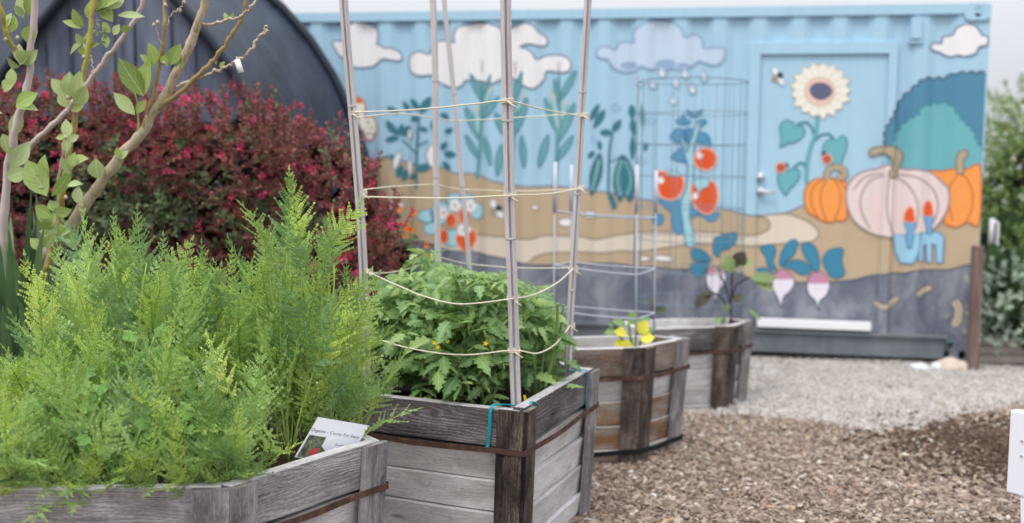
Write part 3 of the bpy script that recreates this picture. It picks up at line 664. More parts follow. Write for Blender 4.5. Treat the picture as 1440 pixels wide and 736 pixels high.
radish([(1135, 405), (1138, 390), (1150, 383), (1163, 389), (1167, 403), (1161, 417), (1153, 424), (1152, 438), (1147, 424), (1138, 415)], [(1137, 398), (1141, 387), (1151, 383), (1162, 388), (1166, 398), (1151, 399)],
       [[(1100, 375), (1110, 368), (1125, 366), (1140, 376), (1138, 385), (1128, 387), (1120, 383), (1112, 378)], [(1127, 345), (1138, 342), (1148, 350), (1152, 365), (1151, 381), (1143, 380), (1140, 372), (1132, 362)], [(1157, 365), (1165, 353), (1180, 349), (1186, 352), (1184, 368), (1188, 385), (1180, 391), (1170, 390), (1160, 376)]])
it = shp([(1257, 331), (1273, 330), (1276, 350), (1281, 350), (1285, 331), (1294, 326), (1295, 345), (1289, 362), (1283, 371), (1266, 370), (1260, 355)], 'um', 'umo', 11.6, 1.8, 0)
it += shp([(1296, 328), (1320, 327), (1328, 334), (1326, 370), (1318, 370), (1317, 345), (1311, 343), (1311, 369), (1304, 369), (1303, 343), (1299, 345), (1298, 367), (1291, 367), (1293, 350)], 'um', 'umo', 12.8, 1.8, 0)
it += shp([(1271, 313), (1287, 313), (1284, 326), (1283, 340), (1278, 350), (1275, 340), (1275, 326)], 'umd', 'umo', 13.6, 1.5, 0)+shp([(1299, 304), (1313, 305), (1311, 319), (1310, 332), (1305, 330), (1303, 318)], 'umd', 'umo', 14.4, 1.5, 0)
it += shp([(1272, 311), (1272, 300), (1278, 291), (1284, 293), (1286, 302), (1286, 312)], 'red', 'redo', 13.6, 1.6, 3)+shp([(1299, 303), (1299, 290), (1305, 282), (1311, 286), (1313, 296), (1312, 304)], 'red', 'redo', 14.4, 1.6, 3)
paint('painted_garden_fork', it)
for P, w_ in (([(1231, 425), (1238, 431), (1248, 431), (1256, 425), (1263, 420)], 7), ([(1290, 416), (1298, 410), (1310, 405)], 7), ([(1342, 423), (1348, 434), (1347, 448), (1341, 458)], 11)):
    it = line(P, 'outd', 5, w_+3)+line(P, 'grub', 5.8, w_)
    n_ = 7
    Q = catmull([(x, y, 0) for x, y in P], 6)
    for q in Q[2:-2:3]: it += [('fill', ell(q.x+1, q.y, 1.0, 1.6, 6), 'outb', 6.6, 0, 0)]
    paint('painted_grub', it)
# ------------------------------------------------------------------ planters
def planter(label, pts, ztop, sides, post_w=.085, inset=.05, group='hexagonal wooden planters', strap=.145, low_strap=False, postmats=None, mats=('wd_dark', 'wd_pale'), zlean=None, stain_side=None):
    """pts: top outline, counter-clockwise seen from above starting at the left front"""
    n = len(pts); cen = sum((V(p) for p in pts), V((0, 0)))/n
    root = empty('raised_planter', (cen.x, cen.y, 0), label=label, cat='planter', group=group)
    r = random.Random(int(abs(cen.x*1000)))
    P = [V((p[0], p[1])) for p in pts]
    def out(i):                                   # outward normal of side i
        d = (P[(i+1) % n]-P[i]).normalized(); return V((d.y, -d.x))
    area = sum(P[i].x*P[(i+1) % n].y-P[(i+1) % n].x*P[i].y for i in range(n))
    sg = 1 if area > 0 else -1
    B = []
    for i in range(n):
        a, b = out(i-1)*sg, out(i)*sg; m = (a+b); m = m/(m.dot(m))*2/1 if m.length > .1 else a
        B.append(P[i]-m*inset*.5*1.2)
    def S(i, u, z, off):                          # point on side i, u along, height z, outward offset
        k = 1-z/ztop; a = P[i].lerp(B[i], k); b = P[(i+1) % n].lerp(B[(i+1) % n], k); p = a.lerp(b, u)+out(i)*sg*off
        return V((p.x, p.y, z))
    def plank(mb, i, u0, u1, z0, z1, off0, off1, m=0, vert=False, seg=10, wob=.0025, tilt=.0, em=None):
        Ls = (P[(i+1) % n]-P[i]).length; uo, vo = r.uniform(0, 60), r.uniform(0, 60)
        k0 = r.uniform(-wob, wob)*2
        if vert:
            top = [[S(i, u, z, o) for u in (u0, u1)] for o in (off1, off0) for z in (z1, z0)]
            a, b = top[0], top[1]; c, d = top[2], top[3]
            w_ = (u1-u0)*Ls; h = z1-z0
            mb.poly([b[0], b[1], a[1], a[0]], m, [(uo, vo), (uo, vo+w_), (uo+h, vo+w_), (uo+h, vo)])
            mb.poly([a[0], a[1], c[1], c[0]], m, [(uo, vo), (uo, vo+w_), (uo+.03, vo+w_), (uo+.03, vo)])
            mb.poly([a[1], b[1], d[1], c[1]], m, [(uo+h, vo), (uo, vo), (uo, vo+.03), (uo+h, vo+.03)])
            mb.poly([b[0], a[0], c[0], d[0]], m, [(uo, vo), (uo+h, vo), (uo+h, vo+.03), (uo, vo+.03)])
            mb.poly([c[0], c[1], d[1], d[0]], m, [(uo, vo), (uo, vo+w_), (uo+h, vo+w_), (uo+h, vo)])
            return
        rows = []
        for s in range(seg+1):
            u = u0+(u1-u0)*s/seg; x = u*Ls; e1 = wob*noise.noise(V((x*6, vo, 0))); e0 = wob*noise.noise(V((x*6, vo, 5)))
            o1 = off1+.004*noise.noise(V((x*2, vo, 9)))
            rows.append(([mb.vert(S(i, u, z, o)) for z, o in ((z1+e1+k0*(u-.5), o1), (z0+e0+k0*(u-.5), o1-tilt), (z0+e0+k0*(u-.5), off0), (z1+e1+k0*(u-.5), off0))], x))
        h = z1-z0; vs = [vo+h, vo, vo-.035, vo+h+.035]
        for (a, xa), (b, xb) in zip(rows, rows[1:]):
            for q, (v0, v1) in enumerate(((vs[0], vs[1]), (vs[1], vs[2]), (vs[2], vs[2]-h), (vs[3], vs[0]))):
                q2 = (q+1) % 4
                mb.face([a[q], a[q2], b[q2], b[q]], em if (q == 3 and em is not None) else m, [(uo+xa, v0), (uo+xa, v1), (uo+xb, v1), (uo+xb, v0)])
        for (a, xa), fl in ((rows[0], 0), (rows[-1], 1)):
            mb.face(a[::-1] if not fl else a, m, [(uo+xa, vo), (uo+xa+.03, vo), (uo+xa+.03, vo+.1), (uo+xa, vo+.1)])
    for i in range(n):
        if i not in sides:
            mb = MB(); plank(mb, i, 0.0, 1.0, .02, ztop, -.03, 0, 0); mb.build('side_wall', [M['wd_pale']], root); continue
        dz = sides[i] if isinstance(sides, dict) else 0
        mb = MB(); plank(mb, i, .015, .985, ztop-.137+dz, ztop+dz, -.038, .004, 0, seg=16, em=1); mb.build('top_board', [M[mats[0]], M['wd_toplit']], root, bevel=.003)
        mb = MB(); z = ztop-.152; k = 0
        bh = .118 if ztop > .52 else .105
        while z > .03:
            z0 = max(z-bh+.005, .012)
            m = 1 if (k >= 1 and stain_side is not None and i in stain_side) else 0
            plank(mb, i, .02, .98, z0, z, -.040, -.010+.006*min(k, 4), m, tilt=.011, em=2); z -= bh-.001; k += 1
        mb.build('side_wall', [M[mats[1]], M['wd_stain'], M['wd_toplit']], root, bevel=.003)
    for i in range(n):                            # corner posts: two uprights meeting at the corner
        vis = [s for s in ((i-1) % n, i) if s in sides]
        if not vis: continue
        mb = MB()
        for s in vis:
            Ls = (P[(s+1) % n]-P[s]).length; w_ = post_w/Ls; dzz = r.uniform(.0, .012)
            if s == i: plank(mb, s, -.012/Ls, w_, .0, ztop+.004-dzz, .006, .0265, 0, True)
            else: plank(mb, s, 1-w_, 1+.016/Ls, .0, ztop+.008-dzz, .006, .0245, 0, True)
        mb.build('corner_post', [M[(postmats or {}).get(i, 'wd_post')]], root, bevel=.004)
    vis = sorted(sides)
    for zs, off, hh in ([(ztop-strap, .029, .0095)]+([(.06, .029, .012)] if low_strap else [])):
        mb = MB(); ring = []
        for i in range(n):
            a, b = out(i-1)*sg, out(i)*sg; m = a+b; m = m*(2/max(m.dot(m), 1.9))*2; k = 1-zs/ztop
            c = P[i].lerp(B[i], k); ring.append((c+m*.5*(off+.0015), c+m*.5*(off-.003)))
        for i in range(n):
            (a, a2), (b, b2) = ring[i], ring[(i+1) % n]; seg = 8
            for s in range(seg):
                f0, f1 = s/seg, (s+1)/seg
                sag = lambda f: -.004*sin(pi*f)+zs+.003*sin(f*9+i)
                p0, p1 = a.lerp(b, f0), a.lerp(b, f1); q0, q1 = a2.lerp(b2, f0), a2.lerp(b2, f1)
                A = [V((p0.x, p0.y, sag(f0)-hh)), V((p1.x, p1.y, sag(f1)-hh)), V((p1.x, p1.y, sag(f1)+hh)), V((p0.x, p0.y, sag(f0)+hh))]
                C = [V((q0.x, q0.y, sag(f0)-hh)), V((q1.x, q1.y, sag(f1)-hh)), V((q1.x, q1.y, sag(f1)+hh)), V((q0.x, q0.y, sag(f0)+hh))]
                mb.poly(A); mb.poly(C[::-1]); mb.poly([A[3], A[2], C[2], C[3]]); mb.poly([A[0], C[0], C[1], A[1]])
        mb.build('metal_strap', M['rust'] if zs > .1 else M['dark'], root)
    mb = MB(); zs = ztop-.09                      # soil
    cc = V((cen.x, cen.y)); ring0 = [P[i].lerp(B[i], .15).lerp(cc, .04) for i in range(n)]
    G = 14; grid = []
    for j in range(G+1):
        row = []
        for i in range(n):
            for s in range(5):
                p = ring0[i].lerp(ring0[(i+1) % n], s/5).lerp(cc, 1-j/G); row.append(mb.vert((p.x, p.y, zs+.03*noise.noise(V((p.x*7, p.y*7, 0)))+.02*(1-j/G))))
        grid.append(row)
    m_ = 5*n
    for j in range(G):
        for i in range(m_): mb.face([grid[j][i], grid[j][(i+1) % m_], grid[j+1][(i+1) % m_], grid[j+1][i]])
    mb.build('soil', M['soil'], root, smooth=True)
    return root, S
PL1 = [(-1.72, 2.86), (-.75, 2.945), (-.405, 3.46), (-.74, 3.93), (-1.5, 4.0), (-2.0, 3.5)]
PL2 = [(-.70, 4.205), (.04, 3.87), (.342, 4.656), (.05, 5.06), (-.60, 5.14), (-.98, 4.75)]
PL3 = [(.03, 5.28), (.625, 5.405), (.880, 5.71), (.74, 5.80), (.30, 5.72), (-.05, 5.56)]
PL4 = [(.72, 6.45), (1.275, 6.60), (1.445, 6.84), (1.36, 6.96), (1.0, 6.92), (.66, 6.76)]
p1, S1 = planter('nearest weathered wood planter overflowing with carrot tops', PL1, .60, {0: 0, 1: .0}, post_w=.088, postmats={1: 'wd_postg', 2: 'wd_postg', 0: 'wd_postg'}, mats=('wd_dark', 'wd_pale'))
p2, S2 = planter('weathered wood planter holding tomato plants inside tall bamboo poles', PL2, .60, {0: 0, 1: .012}, postmats={2: 'wd_postg'}, mats=('wd_dark2', 'wd_pale'))
p3, S3 = planter('wooden planter with brown stained boards and a pale wire frame, behind the tomato planter', PL3, .57, {0: 0, 1: 0, 2: 0}, post_w=.09, low_strap=True, stain_side=(0, 1), postmats={2: 'wd_postg'}, mats=('wd_warm', 'wd_pale'))
p4, S4 = planter('farthest wooden planter, holding the round wire cage and eggplant', PL4, .50, {0: 0, 1: 0, 2: 0}, post_w=.095, postmats={2: 'wd_postg'}, mats=('wd_dark2', 'wd_pale'))

# ------------------------------------------------------------------ bamboo poles with a split groove
GROOVE = [(cos(a), sin(a)) for a in [radians(d) for d in (14, 35, 60, 90, 120, 150, 180, 210, 240, 270, 300, 325, 346)]]+[(.35, -.10), (.35, .10)]
def pole(label, pts, r, groove=True, grp='bamboo poles around the tomato plants'):
    pts = [at(*p) for p in pts]; C_ = [V(p) for p in catmull(pts, 8)]
    root = empty('bamboo_pole', pts[-1], label=label, cat='pole', group=grp)
    mb = MB(); P = []; R = []; d = 0; nxt = .22
    for i, p in enumerate(C_):
        P.append(p+V((noise.noise(p*2)*.006, 0, 0))); R.append(r*(1+.03*noise.noise(p*5)))
    mb.tube(P, R, len(GROOVE) if groove else 14, sec=GROOVE if groove else None, ref=(0, -1, 0))
    mb.build('cane', M['bamboo'], root, smooth=not groove)
    L_ = [0]
    for a, b in zip(P, P[1:]): L_.append(L_[-1]+(b-a).length)
    x = .17
    while x < L_[-1]:
        mb = MB()
        k = max(i for i in range(len(L_)) if L_[i] <= x); k = min(k, len(P)-2); f = (x-L_[k])/max(L_[k+1]-L_[k], 1e-6)
        c = P[k].lerp(P[k+1], f); t_ = (P[k+1]-P[k]).normalized()
        mb.tube([c-t_*.005, c-t_*.002, c+t_*.002, c+t_*.005], [r*.98, r*1.05, r*1.05, r*.98], 14); x += .42+.09*sin(x*9)
        mb.build('node', M['bamboonode'], root, smooth=True)
    return P
M['bamboonode'] = plain('bamboo_joint', lin(176, 166, 166), .8, .25, 30)
pole('leftmost tall bamboo pole rising out of the carrot foliage', [(480, -120, 4.16), (484, 10, 4.17), (498, 190, 4.2), (509, 330, 4.23), (519, 560, 4.3)], .0165, True)
pole('bamboo pole second from the left, behind the tomato plants', [(606, -120, 4.8), (610, 30, 4.8), (613, 250, 4.85), (618, 500, 4.9)], .0135, False)
pole('thinnest bamboo pole, slanting down to the right behind the tomato plants', [(618, -90, 5.0), (627, 20, 5.0), (643, 190, 5.03), (656, 330, 5.05), (668, 480, 5.08)], .0105, False)
pole('thick split bamboo pole tied at the front corner of the tomato planter', [(710, -120, 3.86), (712, 20, 3.88), (716, 250, 3.92), (721, 420, 3.95), (727, 585, 3.99)], .0185, True)
pole('rightmost bamboo pole, tied at the right corner of the tomato planter', [(832, -120, 4.50), (827, 10, 4.52), (815, 230, 4.56), (806, 390, 4.58), (799, 545, 4.6)], .0145, True)

def cord(name, label, P, r=.0028, mat='twine', cat='twine', grp='twine strung between the bamboo poles', sub=10):
    pts = catmull([at(*p) for p in P], sub); mb = MB()
    nn = len(pts); pts = [p+V((0, 0, .0012*noise.noise(p*14))) for p in pts]
    mb.tube(pts, r, 7); o = mb.build(name, M[mat], smooth=True); tag(o, label, cat, grp); return o
def wrap(px, py, Y, R=.021, turns=3, name='twine_knot', label=None, mat='twine', r=.0028):
    c = at(px, py, Y); pts = []
    for i in range(turns*14+1):
        a = 2*pi*i/14; pts.append(c+V((cos(a)*R, sin(a)*R, (i/(turns*14)-.5)*.018)))
    mb = MB(); mb.tube(pts, r, 6); mb.tube([c+V((.0, -R, 0)), c+V((.015, -R-.006, -.012)), c+V((.03, -R-.004, -.022))], r, 6)
    tag(mb.build(name, M[mat], smooth=True), label, 'twine', 'twine knots on the bamboo poles')
cord('twine', 'top front twine from the leftmost to the rightmost pole, highest of the strings', [(497, 158, 4.18), (560, 156, 4.14), (613, 152, 4.07), (670, 146, 3.97), (714, 142, 3.88), (760, 153, 4.15), (820, 164, 4.53)])
cord('twine', 'second string from the top, running behind the thick split pole', [(497, 166, 4.22), (560, 160, 4.6), (610, 166, 4.84), (641, 170, 5.02), (720, 166, 4.85), (820, 160, 4.58)], .0024)
cord('twine', 'front string at the middle height, crossing the painted sand', [(510, 277, 4.2), (610, 279, 4.1), (660, 278, 4.0), (717, 275, 3.9), (770, 273, 4.2), (815, 265, 4.54)])
cord('twine', 'back string at the middle height, just above the front one', [(508, 267, 4.24), (560, 262, 4.6), (612, 260, 4.86), (645, 266, 5.04), (730, 269, 4.85), (815, 266, 4.6)], .0024)
cord('twine', 'sagging front string over the top of the tomato foliage', [(520, 384, 4.24), (555, 400, 4.1), (600, 418, 4.0), (650, 428, 3.94), (720, 420, 3.93), (752, 414, 4.1), (785, 397, 4.4), (806, 378, 4.56)], .0026)
cord('twine', 'short slack string ending in the tomato leaves beside the leftmost pole', [(518, 384, 4.3), (545, 384, 4.5), (575, 378, 4.8), (612, 366, 4.9)], .0024)
cord('twine', 'taut back string behind the tomatoes, level with the slack front one', [(619, 362, 4.9), (657, 371, 5.06), (730, 377, 4.9), (806, 377, 4.62)], .0024)
cord('twine', 'lowest string sagging across the front of the tomato foliage', [(522, 474, 4.26), (560, 486, 4.05), (610, 496, 3.98), (660, 499, 3.95), (723, 493, 3.93), (755, 497, 4.0), (781, 484, 4.22), (802, 458, 4.57)], .0026)
for px, py, Y, nm in ((497, 160, 4.2, 'leftmost pole, top string'), (714, 143, 3.9, 'thick split pole, top string'), (820, 163, 4.55, 'rightmost pole, top string'), (509, 271, 4.23, 'leftmost pole, middle string'), (717, 275, 3.93, 'thick split pole, middle string'), (815, 265, 4.57, 'rightmost pole, middle string'),
                     (517, 382, 4.25, 'leftmost pole, sagging string'), (721, 420, 3.96, 'thick split pole, sagging string'), (806, 378, 4.59, 'rightmost pole, sagging string'), (723, 493, 3.97, 'thick split pole, lowest string'), (802, 458, 4.6, 'rightmost pole, lowest string')):
    wrap(px, py, Y, .0195 if px < 760 and px > 600 else .0175, 3, label='knot of pale twine on the '+nm)
# teal ties and yellow tags on the tomato planter
def strip(name, label, P3, w_, up, mat, th=.0015, cat='tie', grp=None):
    P3 = catmull(P3, 6); mb = MB(); up = V(up)
    ids = []
    for i, p in enumerate(P3):
        t_ = (P3[min(i+1, len(P3)-1)]-P3[max(i-1, 0)]).normalized(); s = t_.cross(up).normalized(); u = s.cross(t_)
        ids.append([mb.vert(p+u*w_/2*a+s*th*b) for a, b in ((1, 1), (-1, 1), (-1, -1), (1, -1))])
    for a, b in zip(ids, ids[1:]):
        for q in range(4): mb.face([a[q], a[(q+1) % 4], b[(q+1) % 4], b[q]])
    mb.face(ids[0]); mb.face(ids[-1][::-1])
    o = mb.build(name, M[mat], smooth=False); return tag(o, label, cat, grp)
wr_rot = 0
g_ = 'teal plastic ties on the tomato planter'
u0 = 1-.115/.81
strip('plastic_tie', 'teal tie looped over the front rim beside the dark corner post', [S2(0, u0-.012, .455, .022), S2(0, u0-.008, .47, .012), S2(0, u0, .53, .016), S2(0, u0+.004, .602, .014), S2(0, u0+.02, .612, -.02), at(728, 571, 3.975)], .011, (1, 0, 0), 'tealtie', grp=g_)
strip('plastic_tie', 'teal tie running from the thick pole to the right rim board', [at(731, 572, 3.98), at(745, 569, 4.0), at(757, 570, 4.02), S2(1, .10, .617, .0), S2(1, .105, .56, .012), S2(1, .11, .46, .012)], .010, (1, 0, 0), 'tealtie', grp=g_)
strip('plastic_tie', 'teal tie hanging down the far right corner of the tomato planter', [at(798, 521, 4.58), at(812, 522, 4.6), S2(1, .85, .622, -.015), S2(1, .862, .612, .012), S2(1, .866, .55, .012), S2(1, .87, .46, .014)], .011, (0, 1, 0), 'tealtie', grp=g_)
mb = MB(); a = at(736, 556, 4.03)
for p, q in ((a, at(741, 585, 4.03)),):
    d = (q-p); s = V((.016, 0, 0)); n_ = V((0, .002, 0))
    mb.poly([p, p+s*.5, q+s, q-s*.2]); mb.poly([p+n_, q-s*.2+n_, q+s+n_, p+s*.5+n_]); mb.poly([p, q-s*.2, q-s*.2+n_, p+n_]); mb.poly([p+s*.5, p+s*.5+n_, q+s+n_, q+s])
tag(mb.build('plant_tag', M['yellow']), 'narrow yellow plastic tag behind the thick split pole', 'plant tag')

# ------------------------------------------------------------------ printed card in the nearest planter
A0, AX, AY = (447, 587), (72, 12), (-33, 56)
def card(u, v, off=0.0):
    px, py = A0[0]+AX[0]*u+AY[0]*v, A0[1]+AX[1]*u+AY[1]*v
    p = at(px, py, 3.40-.05*v+.10*u-.02); return p+V((0, -off, off*.3))
root = empty('printed_sign_card', card(.5, 1), label='white printed garden card tucked behind the near planter rim', cat='sign')
mb = MB(); c4 = [card(0, 0), card(1, 0), card(1, 1), card(0, 1)]; b4 = [p+V((0, .0025, 0)) for p in c4]
mb.poly(c4[::-1]); mb.poly(b4)
for i in range(4): mb.poly([c4[i], c4[(i+1) % 4], b4[(i+1) % 4], b4[i]])
M['card'] = plain('card', lin(232, 234, 240), .45, .03); M['ink'] = plain('ink', lin(60, 62, 72), .7, .02)
mb.build('card', M['card'], root)
t = NT('photo_print'); co = t.coord(); nz = t.noise(co, 60, 5, .7); M['print'] = t.finish(t.ramp(nz, [(.35, lin(48, 52, 46)), (.5, lin(96, 104, 84)), (.7, lin(160, 170, 140))]), .4)
M['printred'] = plain('print_red', lin(200, 76, 84), .5)
mb = MB(); mb.poly([card(.04, .43, .0012), card(.53, .43, .0012), card(.53, .98, .0012), card(.04, .98, .0012)][::-1]); mb.build('printed_photo', [M['print']], root)
mb = MB(); mb.poly([card(*p, .0020) for p in ((.22, .74), (.34, .70), (.38, .80), (.28, .92), (.20, .86))][::-1]); mb.build('printed_flower', [M['printred']], root)
def lettering(txt, u, v, h, length):
    cu = bpy.data.curves.new('lettering', 'FONT'); cu.body = txt; cu.size = 1; o = bpy.data.objects.new('tmp', cu); COL.objects.link(o)
    dg = bpy.context.evaluated_depsgraph_get(); me = bpy.data.meshes.new_from_object(o.evaluated_get(dg)); bpy.data.objects.remove(o)
    me.name = 'lettering'; mx_ = max(x.co.x for x in me.vertices)
    for x in me.vertices:
        p = card(u+x.co.x/mx_*length, v-x.co.y*h, .0016); x.co = p-root.location
    me.materials.clear(); me.materials.append(M['ink']); q = bpy.data.objects.new('lettering', me); link(q, root)
lettering('Organics \u2013 County Fair Entry', .02, .34, .105, .93)
lettering('Succulent mandala', .60, .58, .07, .34); lettering('Container garden', .60, .70, .07, .30)

# ------------------------------------------------------------------ wire cages
root = empty('wire_cage', (at(973, 400, 7.32).x, 7.32, 0), label='tall round blue-grey wire mesh cage standing behind the farthest planter', cat='plant cage')
CC = V((at(973, 200, 7.32).x, 7.32)); RC = .345
tops = at(973, 115, 7.32).z; zz = [tops-.2*i for i in range(10)]
mb = None
for z in zz:
    if z < .03: continue
    mb = MB(); rr = .0026 if z < tops-.01 else .0036
    mb.tube([V((CC.x+RC*cos(a)*(1+.01*sin(3*a)), CC.y+RC*sin(a), z+.004*sin(2*a+z*9))) for a in [2*pi*i/40 for i in range(41)]], rr, 6, cap=False); mb.build('hoop', M['wire'], root, smooth=True)
for i in range(15):
    a = 2*pi*i/15+.12; mb = MB(); x, y = CC.x+RC*cos(a), CC.y+RC*sin(a)
    mb.tube([(x, y, .01), (x+.003, y, 1.0), (x-.002, y, 1.5), (x, y, tops)], .0024, 6); mb.build('upright', M['wire'], root, smooth=True)
mb = MB(); mb.tube([(CC.x-RC-.01, 7.32, 0), (CC.x-RC-.008, 7.32, 1.2), (CC.x-RC-.008, 7.32, tops+.02)], .006, 8); mb.build('stake', M['wire'], root, smooth=True)
root = empty('wire_plant_frame', at(850, 480, 5.55), label='pale square wire frame with white sleeves around the small yellow seedlings', cat='plant cage')
cor = {'a': (779, 5.46), 'b': (894, 5.55), 'c': (921, 5.70), 'd': (802, 5.62)}
rings = ((297, 308, 306, 299), (373, 387, 378, 369), (437, 449, 440, 431))
K = 'abcd'
for ys_ in rings:
    pp = [at(cor[k][0]+(0), y, cor[k][1]) for k, y in zip(K, ys_)]
    pts = []
    for i in range(4):
        a, b = pp[i], pp[(i+1) % 4]; pts += [a.lerp(b, .06), a.lerp(b, .5)+V((0, (-.01 if i in (0,) else .01), -.004)), a.lerp(b, .94)]
    pts = catmull(pts, 5, True); pts.append(pts[0]); mb = MB(); mb.tube(pts, .0042, 7, cap=False); mb.build('ring', M['wirew'], root, smooth=True)
for k, lean in (('a', 1), ('b', 0), ('c', 2), ('d', -3)):
    x, Y = cor[k]; mb = MB(); mb.tube([at(x+1, 300, Y), at(x-lean, 500, Y)], .0045, 8); u_ = mb.build('leg', M['wirew'], root, smooth=True)
    mb = MB(); mb.tube([at(x+2, {'a': 228, 'b': 232, 'c': 240, 'd': 232}[k], Y), at(x+1, 299, Y)], .0095, 10); mb.build('sleeve', M['wtrim2'], root, smooth=True)

# ------------------------------------------------------------------ hoop house
hoop = empty('hoop_house', at(170, 430, 7.6)*1.0, label='dark hoop house covered in navy shade cloth left of the container', cat='hoop house')
hoop.location.z = 0
CXP = 168
def prof_in(y): 
    T = [(-110, 0), (-60, 38), (0, 81), (55, 128), (110, 167), (180, 195), (260, 213), (350, 224), (560, 232)]
    for (a, b), (c, d) in zip(T, T[1:]):
        if y <= c: return b+(d-b)*(y-a)/(c-a)
    return T[-1][1]
def arch(kind, Y):
    L_ = []
    if kind == 'in':
        ys_ = [560, 450, 350, 260, 180, 145, 110, 80, 55, 25, 0, -30, -60, -85, -110]
        R_ = [(CXP+prof_in(y), y) for y in ys_]; L_ = [(CXP-prof_in(y), y) for y in ys_[::-1][1:]]
    else:
        R_ = [(150+375*cos(radians(a)), 330-424*sin(radians(a))) for a in (0, 8, 16, 24, 32, 40, 48, 56, 64, 72, 80, 90)]
        R_ = [(531, 560), (529, 450)]+R_; L_ = [(300-x, y) for x, y in R_[::-1][1:]]
    return [at(x, y, Y) for x, y in R_+L_]
def resamp(P, n):
    d = [0]
    for a, b in zip(P, P[1:]): d.append(d[-1]+(b-a).length)
    out = []
    for i in range(n):
        x = d[-1]*i/(n-1); k = max(j for j in range(len(d)) if d[j] <= x+1e-9); k = min(k, len(P)-2); f = (x-d[k])/(d[k+1]-d[k]); out.append(P[k].lerp(P[k+1], f))
    return out
ai = resamp(arch('in', 6.95), 60); ao = resamp(arch('out', 7.9), 60); ab = [p+V((-.15, 1.6, -.0)) for p in ao]
mb = MB(); G = [[mb.vert((1-f)*a+f*b+V((0, 0, -.03*sin(pi*f)))) for f in [k/8 for k in range(9)]] for a, b in zip(ai, ao)]
for i in range(59):
    for k in range(8): mb.face([G[i][k], G[i+1][k], G[i+1][k+1], G[i][k+1]])
G = [[mb.vert(a.lerp(b, f)) for f in (0, .5, 1)] for a, b in zip(ao, ab)]
for i in range(59):
    for k in range(2): mb.face([G[i][k], G[i+1][k], G[i+1][k+1], G[i][k+1]])
t = NT('shade_cloth_navy'); co = t.coord(); nz = t.noise(t.mapv(co, (3, 3, .6)), 1.6, 4, .6, .4); sc_ = t.noise(t.mapv(co, (1.2, 1.2, 1.5)), 1.5, 3)
M['cloth'] = t.finish(t.ramp(nz, [(.3, lin(24, 31, 42)), (.7, lin(50, 63, 80))]), .42, t.math('ADD', nz, sc_), .5, .03, .22)
mb.build('cover', M['cloth'], hoop, smooth=True)
M['clothl'] = (lambda t: t.finish(t.ramp(t.noise(t.mapv(t.coord(), (4, 4, .5)), 2.2, 4, .6), [(.35, lin(84, 91, 108)), (.7, lin(128, 135, 152))]), .6, None, spec=.2))(NT('end_panel_cloth'))
mb = MB(); aip = [p+V((0, .05, 0)) for p in ai]                # end wall: folded cloth filling the arch
n_ = len(aip); half = n_//2
xs_ = [aip[0].x+(aip[-1].x-aip[0].x)*i/90 for i in range(91)]
def ztop_at(x):
    best = 0
    for a, b in zip(aip, aip[1:]):
        lo, hi = sorted((a.x, b.x))
        if lo <= x <= hi and hi-lo > 1e-6: best = max(best, a.z+(b.z-a.z)*(x-a.x)/(b.x-a.x))
    return best
rows = []
for x in xs_:
    zt = ztop_at(x); fold = .09*(abs(sin(x*4.7+.6*sin(x*2)))**10)+.012*sin(x*23)
    rows.append([mb.vert((x, aip[0].y+fold*(1-.4*k/8)+.0, (zt+.045)*k/8)) for k in range(9)])
for a, b in zip(rows, rows[1:]):
    for k in range(8): mb.face([a[k], b[k], b[k+1], a[k+1]])
mb.build('end_wall', M['clothl'], hoop, smooth=True)
for px in (62, 96, 158, 186, 238, 272, 318):  # dark tubes added to stand for the shade in the cloth folds
    x = at(px, 100, ai[0].y).x; mb = MB(); zt = ztop_at(x); mb.tube([(x, aip[0].y-.012, 0), (x+.006, aip[0].y-.012, zt*.6), (x, aip[0].y-.008, zt-.12)], [.013, .011, .004], 8); mb.build('fold_shade', M['hooptube'], hoop, smooth=True)
for arr in (ai, ao):
    mb = MB(); mb.tube([p+V((0, -.02, 0)) for p in arr], .034, 10); mb.build('hoop_tube', M['hooptube'], hoop, smooth=True)
for k in ():
    mb = MB(); mb.tube([(1-k)*a+k*b+V((0, 0, .0)) for a, b in zip(ai, ao)], .022, 8); mb.build('hoop_tube', M['cloth'], hoop, smooth=True)

# ------------------------------------------------------------------ things at the right edge
M['wht'] = plain('white_painted_wood', lin(232, 234, 242), .45, .05, 6, .15)
wr = empty('white_raised_bed', at(1450, 700, 3.8), label='white painted raised bed on legs cut off by the right edge', cat='raised bed'); wr.location.z = 0
wy = 3.70; A = at(1417, 577, wy); Bm = at(1413, 690, wy)
def wb(name, x0, x1, y0, y1, z0, z1, bev=.004):
    mb = MB(); mb.box(((x0+x1)/2, (y0+y1)/2, (z0+z1)/2), (abs(x1-x0), abs(y1-y0), abs(z1-z0))); return mb.build(name, M['wht'], wr, bevel=bev)
x0, zt, zb = A.x, A.z, Bm.z
wb('corner_post', x0, x0+.085, wy-.02, wy+.02, zb-.0, zt+.004)
wb('side_panel', x0+.02, x0+.05, wy+.022, wy+.95, zb+.02, zt-.01)
wb('front_panel', x0+.087, x0+1.2, wy-.002, wy+.028, zb+.02, zt-.03)
wb('rim', x0+.087, x0+1.2, wy-.02, wy+.05, zt-.028, zt-.002)
mb = MB()
for q in (0, 1):
    yy = wy+q*.85
    P = [(x0+.045, yy-.02), (x0+.10, yy-.02), (x0+.10, yy+.035), (x0+.045, yy+.035)]
    top = [mb.vert((x, y+.002, zb-.001)) for x, y in P]; bot = [mb.vert((x+.03, y+.002, 0)) for x, y in P]
    for i in range(4): mb.face([top[i], bot[i], bot[(i+1) % 4], top[(i+1) % 4]])
    mb.face(top[::-1]); mb.face(bot)
    mb.build('leg', M['wht'], wr, bevel=.003); mb = MB()
wb('back_panel', x0+.05, x0+1.2, wy+.92, wy+.95, zb+.02, zt-.012)
